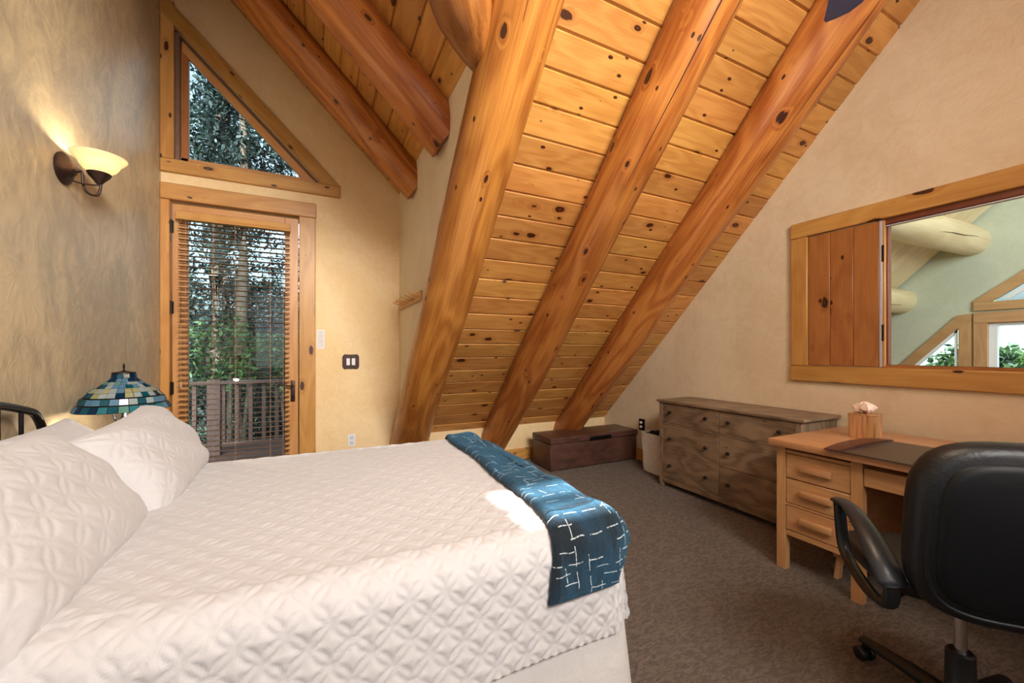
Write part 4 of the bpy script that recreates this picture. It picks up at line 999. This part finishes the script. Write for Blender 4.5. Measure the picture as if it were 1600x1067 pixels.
# ------------------------------------------------------------------ desk
dk = thing('desk', 'light oak pedestal desk with wooden drawer pulls against the tan wall', 'desk', (2.85, .70, 0))
kx0, kx1, ky0, ky1 = 2.46, 3.24, -.05, 1.45
obj('top', B().box((2.415, ky0 - .02, .722), (3.275, 1.472, .762), .006, 2), oak(1), dk)
for (yy) in (1.40, 1.032, .328, -.05):
    obj('leg', B().prism([(kx0, yy, 0), (kx0 + .045, yy, 0), (kx0 + .045, yy + .048, 0), (kx0, yy + .048, 0)], (0, 0, .715)), oak(2), dk)
for (yy) in (1.40, 1.032, .328, -.05):
    obj('leg', B().box((kx1 - .045, yy, 0), (kx1, yy + .048, .715), .003), oak(2), dk)
obj('stretcher', B().box((kx0 + .16, 1.21, .12), (kx1 - .16, 1.235, .15), .003).prism([(2.62, 1.21, 0), (2.66, 1.21, 0), (2.72, 1.21, .24), (2.69, 1.21, .24)], (0, .022, 0)).prism([(2.80, 1.21, 0), (2.84, 1.21, 0), (2.74, 1.21, .24), (2.71, 1.21, .24)], (0, .022, 0)), oak(0), dk)
def ped(y0, y1):
    obj('pedestal', B().box((kx0 + .022, y0 - .008, .235), (kx1 - .01, y1 + .008, .70), .002), oak(0), dk)
    obj('rail', B().box((kx0 + .006, y0, .205), (kx0 + .03, y1, .236), .002), oak(1), dk)
    obj('rail', B().box((kx0 + .004, y0, .686), (kx0 + .03, y1, .702), .001), oak(1), dk)
    obj('rail', B().box((kx0 + .002, y0, .383), (kx0 + .03, y1, .394), .001), oak(1), dk)
    for (z0, z1) in ((.542, .680), (.397, .536), (.240, .380)):
        d_ = obj('drawer', B().box((kx0 + .004, y0 + .003, z0), (kx0 + .026, y1 - .003, z1), .003), oak(1), dk)
        yc_, zc_ = (y0 + y1) / 2, (z0 + z1) / 2 + .003
        b = B().box((kx0 - .020, yc_ - .078, zc_ - .019), (kx0 + .005, yc_ + .078, zc_ + .019), .006, 2); obj('drawer_pull', b, oak(1), d_)
ped(1.080, 1.400); ped(-.002, .328)
d_ = obj('drawer', B().box((kx0 + .008, .380, .598), (kx0 + .03, 1.030, .690), .003), oak(1), dk)
obj('modesty_panel', B().box((kx1 - .06, .376, .25), (kx1 - .045, 1.032, .70)), oak(1), dk)
# tissue box
tbx = thing('tissue_box', 'square striped wooden tissue box cover standing on the desk', 'tissue box', (2.945, 1.222, .762))
hx_ = .062
for k_ in range(4):
    T4 = Matrix.Translation((2.945, 1.222, .762)) @ Matrix.Rotation(.12 + PI / 2 * k_, 4, 'Z')
    for j in range(3):
        w0 = -hx_ + 2 * hx_ * j / 3; b = B().box((hx_ - .009, w0 + .0003, 0), (hx_, w0 + 2 * hx_ / 3 - .0003, .135), .0012, mat=T4); obj('stave', b, acacia(2), tbx)
T4 = Matrix.Translation((2.945, 1.222, .762)) @ Matrix.Rotation(.12, 4, 'Z')
obj('lid', B().box((-hx_ - .001, -hx_ - .001, .135), (hx_ + .001, hx_ + .001, .143), .002, mat=T4), acacia(0), tbx)
b = B(); n1 = 26; rr = [(0.006, .142), (.022, .150), (.042, .160), (.050, .172), (.040, .186), (.028, .198), (.015, .206), (.004, .209)]
rgx = random.Random(3); ph = [rgx.uniform(0, 6) for _ in range(6)]
rings = []
for qi, (r_, z_) in enumerate(rr):
    rings.append([b.bm.verts.new(T4 @ Vector((r_ * (1 + .28 * math.sin(3 * a + ph[0] + qi * .5) + .14 * math.sin(7 * a + ph[1] - qi * .8)) * math.cos(a), r_ * (1 + .28 * math.sin(3 * a + ph[2] + qi * .5) + .14 * math.sin(8 * a + ph[3])) * math.sin(a), z_ + .007 * math.sin(5 * a + ph[4] + qi)))) for a in [2 * PI * k_ / n1 for k_ in range(n1)]])
for A_, B_ in zip(rings, rings[1:]):
    for k_ in range(n1): b.bm.faces.new((A_[k_], A_[(k_ + 1) % n1], B_[(k_ + 1) % n1], B_[k_]))
b.bm.faces.new(rings[-1]); obj('tissue', b, M['tissue'], tbx)
# blotter
bt = thing('desk_blotter', 'dark desk blotter with reddish-brown end strip lying on the desk', 'desk pad', (2.65, .80, .762))
obj('pad', B().box((2.395, .42, .762), (2.93, 1.125, .768), .002), M['blotter'], bt)
pts = []
b = B(); pr_ = []
for k_ in range(13):
    u = k_ / 12; x_ = 2.385 + .57 * u; wv = .5 - .5 * math.cos(PI * min(1, u * 1.0)); pr_.append((x_, 1.095 - .0 * wv, 1.165 + .012 * math.sin(PI * u), .768 + .012 * math.sin(PI * u) ** .8))
lo_ = [b.bm.verts.new((x_, a, .7625)) for x_, a, c, z_ in pr_]; lo2 = [b.bm.verts.new((x_, c, .7625)) for x_, a, c, z_ in pr_]; hi_ = [b.bm.verts.new((x_, a, z_ + .004)) for x_, a, c, z_ in pr_]; hi2 = [b.bm.verts.new((x_, c, z_ + .001)) for x_, a, c, z_ in pr_]
for k_ in range(12):
    for A_, B_ in ((lo_, hi_), (hi_, hi2), (hi2, lo2), (lo2, lo_)): b.bm.faces.new((A_[k_], A_[k_ + 1], B_[k_ + 1], B_[k_]))
b.bm.faces.new((lo_[0], hi_[0], hi2[0], lo2[0])); b.bm.faces.new((lo_[-1], lo2[-1], hi2[-1], hi_[-1]))
obj('end_strip', b, M['blotter_edge'], bt, label='raised reddish-brown leather end strip')

# ------------------------------------------------------------------ office chair (local: +x faces forward)
chr_ = thing('office_chair', 'black leather swivel office chair seen from behind, in front of the desk', 'chair', (1.92, .54, 0), math.radians(45))
def slabmesh(w_, h_, t_, ex_=4.5, nu=48, edge=.5, bulge=0.0, T4=None, top_n=None):
    """rounded pad: outline superellipse in local (y,z), thickness along x"""
    b = B(); rings = []
    prof = [(-.5, .90), (-.42, .965), (-.2, .995), (0, 1), (.2, .995), (.42, .965), (.5, .90)]
    for xx, sc2 in prof:
        ring = []
        for k_ in range(nu):
            a = 2 * PI * k_ / nu; c, s__ = math.cos(a), math.sin(a); e_ = 2 / ex_
            yy = w_ / 2 * sc2 * math.copysign(abs(c) ** e_, c); zz2 = h_ / 2 * sc2 * math.copysign(abs(s__) ** e_, s__)
            ring.append(b.bm.verts.new((t_ * xx, yy, zz2)))
        rings.append(ring)
    for A_, B_ in zip(rings, rings[1:]):
        for k_ in range(nu): b.bm.faces.new((A_[k_], A_[(k_ + 1) % nu], B_[(k_ + 1) % nu], B_[k_]))
    for sgn, R0 in ((-1, rings[0]), (1, rings[-1])):
        prev = R0
        for q in (.8, .55, .3):
            cur = [b.bm.verts.new((v_.co.x + sgn * (.10 if q < .8 else .06) * t_ * (1 - q) * 1.6 + 0, v_.co.y * q, v_.co.z * q)) for v_ in R0]
            for k_ in range(nu): b.bm.faces.new((prev[k_], prev[(k_ + 1) % nu], cur[(k_ + 1) % nu], cur[k_]))
            prev = cur
        b.bm.faces.new(prev)
    if T4 is not None: bmesh.ops.transform(b.bm, matrix=T4, verts=b.bm.verts)
    return b
def bendback(b, x0, zc):
    for v_ in b.bm.verts:   # gentle lumbar curve and wrap
        v_.co.x += .35 * (v_.co.y) ** 2 + .25 * (v_.co.z - zc + .05) ** 2
BT = Matrix.Translation((-.265, 0, .765)) @ Matrix.Rotation(math.radians(-7), 4, 'Y')
b = slabmesh(.52, .53, .085, 3.6, T4=BT); bendback(b, 0, .78); obj('backrest', b, M['leather'], chr_, world=False, angle=60)
b = slabmesh(.43, .44, .05, 4.2, T4=Matrix.Translation((-.03, 0, 0)) @ BT); bendback(b, 0, .78); obj('back_panel', b, plain('back_panel_black', srgb(9, 15, 21), .5, 0, 120, .1, .06, spec=.3), chr_, world=False, angle=60)
# piping round the back
pp = []
for k_ in range(64):
    a = 2 * PI * k_ / 64; c, s__ = math.cos(a), math.sin(a); e_ = 2 / 4.0
    v_ = BT @ Vector((-.032, .228 * math.copysign(abs(c) ** e_, c), .233 * math.copysign(abs(s__) ** e_, s__)))
    v_.x += .35 * v_.y ** 2 + .25 * (v_.z - .745 + .05) ** 2 - .006; pp.append(v_)
obj('piping', B().sweep(pp, .007, n=8, up=(1, 0, 0), closed=True), M['leather'], chr_, world=False, angle=60)
SB = Matrix.Translation((.09, 0, .512)) @ Matrix.Rotation(PI / 2, 4, 'Y')
b = slabmesh(.49, .44, .062, 4.0, T4=SB); obj('seat', b, M['leather'], chr_, world=False, angle=60)
obj('seat_pan', B().box((-.08, -.12, .455), (.20, .12, .488), .01, 2), M['plastic_black'], chr_, world=False)
obj('back_bracket', B().sweep(smooth_path([(.0, 0, .468), (-.10, 0, .50), (-.17, 0, .555), (-.20, 0, .64)]), .03, .012, n=10, up=(0, 0, 1)), M['plastic_black'], chr_, world=False)
for sg in (-1, 1):
    ya = .285 * sg
    b = B().sweep(smooth_path([(.155, ya, .690), (.12, ya, .708), (.05, ya, .712), (-.04, ya, .695), (-.12, ya * 1.0, .650), (-.18, ya * .97, .60), (-.205, ya * .95, .565)]), [.012] + [.030] * 24 + [.02], [.008] + [.015] * 24 + [.012], n=14, up=(0, 0, 1)) if False else None
    p_ = smooth_path([(.175, ya, .688), (.13, ya, .706), (.05, ya, .712), (-.04, ya, .692), (-.12, ya, .650), (-.18, ya * .97, .60), (-.205, ya * .95, .555)])
    n_ = len(p_); wd = [(.012 + .030 * min(1, (i + .5) / n_ * 1.3)) * (1 if i < n_ - 2 else .7) for i in range(n_)]
    obj('armrest', B().sweep(p_, wd, [x_ * .55 for x_ in wd], n=14, up=(0, 0, 1)), plain('armrest_pad', srgb(44, 50, 60), .36, 0, 90, .1, .1), chr_, world=False, angle=60)
    p_ = smooth_path([(.125, ya, .700), (.115, ya, .63), (.10, ya, .56), (.07, ya, .52), (-.02, ya, .49), (-.10, ya * .97, .468), (-.16, ya * .95, .475)])
    obj('arm_post', B().sweep(p_, .011, .020, n=10, up=(0, 1, 0)), M['plastic_black'], chr_, world=False, angle=60)
    p_ = smooth_path([(-.195, ya * .95, .59), (-.195, ya * .95, .52), (-.185, ya * .95, .49), (-.15, ya * .93, .47), (-.06, ya * .75, .462), (.02, ya * .45, .46)])
    obj('arm_post', B().sweep(p_, .012, .022, n=10, up=(0, 1, 0)), M['plastic_black'], chr_, world=False, angle=60)
obj('gas_lift', B().sweep([(0, 0, .22), (0, 0, .46)], .0165, n=20), M['chrome'], chr_, world=False)
obj('column', B().lathe([(0, .05), (.040, .05), (.042, .13), (.038, .135), (.036, .278), (.030, .285), (0, .285)], n=24, cap=False), M['plastic_black'], chr_, world=False)
for k_ in range(5):
    a_ = math.radians(24 + 72 * k_); T4 = Matrix.Rotation(a_, 4, 'Z')
    pts = [T4 @ Vector(p) for p in ((.0, 0, .105), (.06, 0, .105), (.15, 0, .10), (.25, 0, .088), (.335, 0, .080))]
    leg = obj('base_leg', B().sweep(pts, [.034, .034, .031, .027, .022], [.024, .024, .022, .018, .014], n=12), M['plastic_black'], chr_, world=False, angle=60)
    b = B(); 
    for s2 in (-1, 1):
        W4 = T4 @ Matrix.Translation((.33, s2 * .009, .028)) @ Matrix.Rotation(-s2 * PI / 2, 4, 'X')
        b.lathe([(0, 0), (.027, 0), (.028, .004), (.026, .018), (.018, .022), (0, .023)], n=20, mat=W4, cap=False)
    b.sweep([T4 @ Vector((.33, 0, .03)), T4 @ Vector((.33, 0, .085))], .009, n=10)
    cas_ = obj('caster', b, M['plastic_black'], leg, world=False, angle=60)

# ------------------------------------------------------------------ outside: deck, railing, trees
deck = thing('balcony_deck', 'cedar balcony deck outside the glass door', 'deck', (-.5, 5.2, 0))
for i in range(16): obj('plank', B().box((-3.4, YF + .2 + .145 * i, -.06), (2.6, YF + .2 + .145 * i + .138, -.02), .003), barkwood(0), deck)
rl = thing('balcony_railing', 'cedar balcony railing with square balusters behind the blind', 'railing', (-.5, 6.1, 0))
obj('top_rail', B().box((-3.2, 6.02, .86), (2.4, 6.16, .90), .006), barkwood(0), rl)
obj('bottom_rail', B().box((-3.2, 6.06, .08), (2.4, 6.12, .13), .004), barkwood(0), rl)
for xx in (-2.9, -1.23, .45, 2.1): obj('post', B().box((xx, 6.03, -.02), (xx + .14, 6.15, .92), .006), barkwood(2), rl)
bm_ = B().box((-.022, -.022, 0), (.022, .022, .74), .003).mesh('baluster', barkwood(2))
for i in range(38):
    o = bpy.data.objects.new('baluster', bm_); C.objects.link(o); o.parent = rl; o.location = Vector((-3.1 + .145 * i, 6.09, .125)) - wloc(rl)
g_ = B().box((-40, YF + .5, -3.4), (40, 60, -3.3)); struct('ground', g_, M['ground'])
g_ = B().box((7.2, -40, -3.4), (60, 4.5, -3.31)); struct('ground_valley', g_, M['ground'])
def foliage_mesh(n_cl, per, spread, size, seed, shape):
    rg = np.random.default_rng(seed); cen = shape(rg, n_cl)
    P_ = np.repeat(cen, per, 0) + rg.normal(0, spread, (n_cl * per, 3)) * (1, 1, .55)
    n_ = len(P_); a = rg.normal(0, 1, (n_, 3)); a /= np.linalg.norm(a, axis=1)[:, None]; b_ = np.cross(a, rg.normal(0, 1, (n_, 3))); b_ /= np.linalg.norm(b_, axis=1)[:, None]
    sz = rg.uniform(.5, 1.2, (n_, 1)) * size
    V_ = np.stack([P_ - a * sz, P_ + b_ * sz * .38, P_ + a * sz, P_ - b_ * sz * .38], 1).reshape(-1, 3)
    return V_, np.arange(n_ * 4).reshape(-1, 4)
def conifer(x, y, h, r, seed, label, z0=-3.3, base_z=.8, tr=.16, dens=1.0):
    t_ = thing('conifer_tree', label, 'tree', (x, y, z0), 0, 'trees beyond the balcony')
    rg = random.Random(seed)
    b = B().sweep([(x + .04 * math.sin(k_ * 1.3 + seed), y, z0 + h * k_ / 8) for k_ in range(9)], [tr * (1 - .85 * k_ / 8) for k_ in range(9)], n=12)
    obj('trunk', b, M['bark'], t_)
    def shape(g2, n_):
        u = g2.uniform(0, 1, n_) ** 1.1; zc = base_z + (h + z0 - base_z) * u; rad = r * (1 - u * .9) * np.sqrt(g2.uniform(.05, 1, n_)); an = g2.uniform(0, 2 * PI, n_)
        return np.stack([rad * np.cos(an), rad * np.sin(an), zc - z0 - rad * .25], -1)
    V_, F_ = foliage_mesh(int(200 * dens), 70, .15, .06, seed, shape)
    o = bpy.data.objects.new('foliage', npmesh('foliage', V_, F_, M['needle'], smooth=False)); C.objects.link(o); o.parent = t_; o['kind'] = 'stuff'
    return t_
conifer(-3.1, 8.6, 11, 1.5, 31, 'dark conifer seen at the left side of the triangular window', base_z=1.2)
conifer(-1.75, 9.4, 12, 1.3, 32, 'tall dark conifer behind the middle of the triangular window', base_z=1.8, tr=.2, dens=.7)
conifer(-1.15, 8.0, 12, 1.0, 33, 'bare-trunked conifer behind the right half of the triangular window', base_z=3.9, tr=.13, dens=.7)
conifer(-.1, 10.5, 12, 1.8, 34, 'dark conifer farther back behind the right end of the balcony', base_z=1.0)
conifer(-4.2, 12.0, 13, 2.2, 35, 'wide dark conifer far left beyond the balcony', base_z=0)
conifer(-2.4, 14.0, 13, 2.4, 36, 'wide dark conifer in the back row beyond the balcony', base_z=-.5)
conifer(1.2, 14.0, 14, 2.4, 37, 'wide dark conifer in the back row at the right of the door view', base_z=-.5)
def bush(name, x, y, z, r, seed, label, mat, dens=1.0, z0=-3.3, spread=.16, size=.10, grp='shrubs outside'):
    t_ = thing(name, label, 'shrub', (x, y, z0), 0, grp)
    b = B()
    for k_ in range(4): a_ = 1.6 * k_ + seed; b.sweep([(x, y, z0), (x + .12 * math.cos(a_), y + .12 * math.sin(a_), (z0 + z) / 2), (x + r * .5 * math.cos(a_), y + r * .5 * math.sin(a_), z)], [.06, .045, .015], n=7)
    obj('stems', b, M['bark'], t_)
    def shape(g2, n_):
        d = g2.normal(0, 1, (n_, 3)); d /= np.linalg.norm(d, axis=1)[:, None]; return d * (r * g2.uniform(.2, 1, (n_, 1)) ** .4) + np.array([0, 0, z - z0])
    V_, F_ = foliage_mesh(int(110 * dens), 44, spread, size * .6, seed, shape)
    o = bpy.data.objects.new('foliage', npmesh('foliage', V_, F_, mat, smooth=False)); C.objects.link(o); o.parent = t_; o['kind'] = 'stuff'
bush('leafy_shrub', -1.25, 7.6, 1.25, .55, 41, 'bright green shrub behind the upper middle of the blind', M['leaf'], .3)
bush('leafy_shrub', -.35, 8.2, 1.0, .6, 42, 'green shrub behind the right side of the blind', M['leaf'], .25)
bush('leafy_shrub', -2.0, 9.0, -.2, 1.3, 43, 'low dark green shrub beyond the balcony railing, left side', M['needle'], 2.0)
bush('leafy_shrub', .2, 9.4, -.3, 1.4, 44, 'low dark green shrub beyond the balcony railing, right side', M['needle'], 2.0)
bush('leafy_shrub', -1.0, 11.5, 1.2, 1.8, 45, 'dark green undergrowth behind the shrubs in the door view', M['needle'], 3)
bush('leafy_bush', 12.0, 3.05, .80, .55, 46, 'green leafy bush outside the great room window', M['leaf'], 1.2, size=.13, grp='bushes outside the great room')
bush('leafy_bush', 12.6, 2.1, .55, .7, 47, 'lower green bush right of the leafy one outside the great room', M['leaf'], 1.4, size=.13, grp='bushes outside the great room')
# hill across the valley
n1, n2 = 40, 24; gx_, gy_ = np.meshgrid(np.linspace(40, 90, n1), np.linspace(-60, 60, n2), indexing='ij')
zz_ = -3.3 + 9 * np.clip((gx_ - 40) / 28, 0, 1) + 1.6 * np.sin(gy_ * .09 + 1) + .7 * np.sin(gy_ * .31 + gx_ * .2)
o = bpy.data.objects.new('hill', npmesh('hill', np.stack([gx_, gy_, zz_], -1).reshape(-1, 3), gridfaces(n1, n2), M['hill'])); C.objects.link(o); o['kind'] = 'structure'
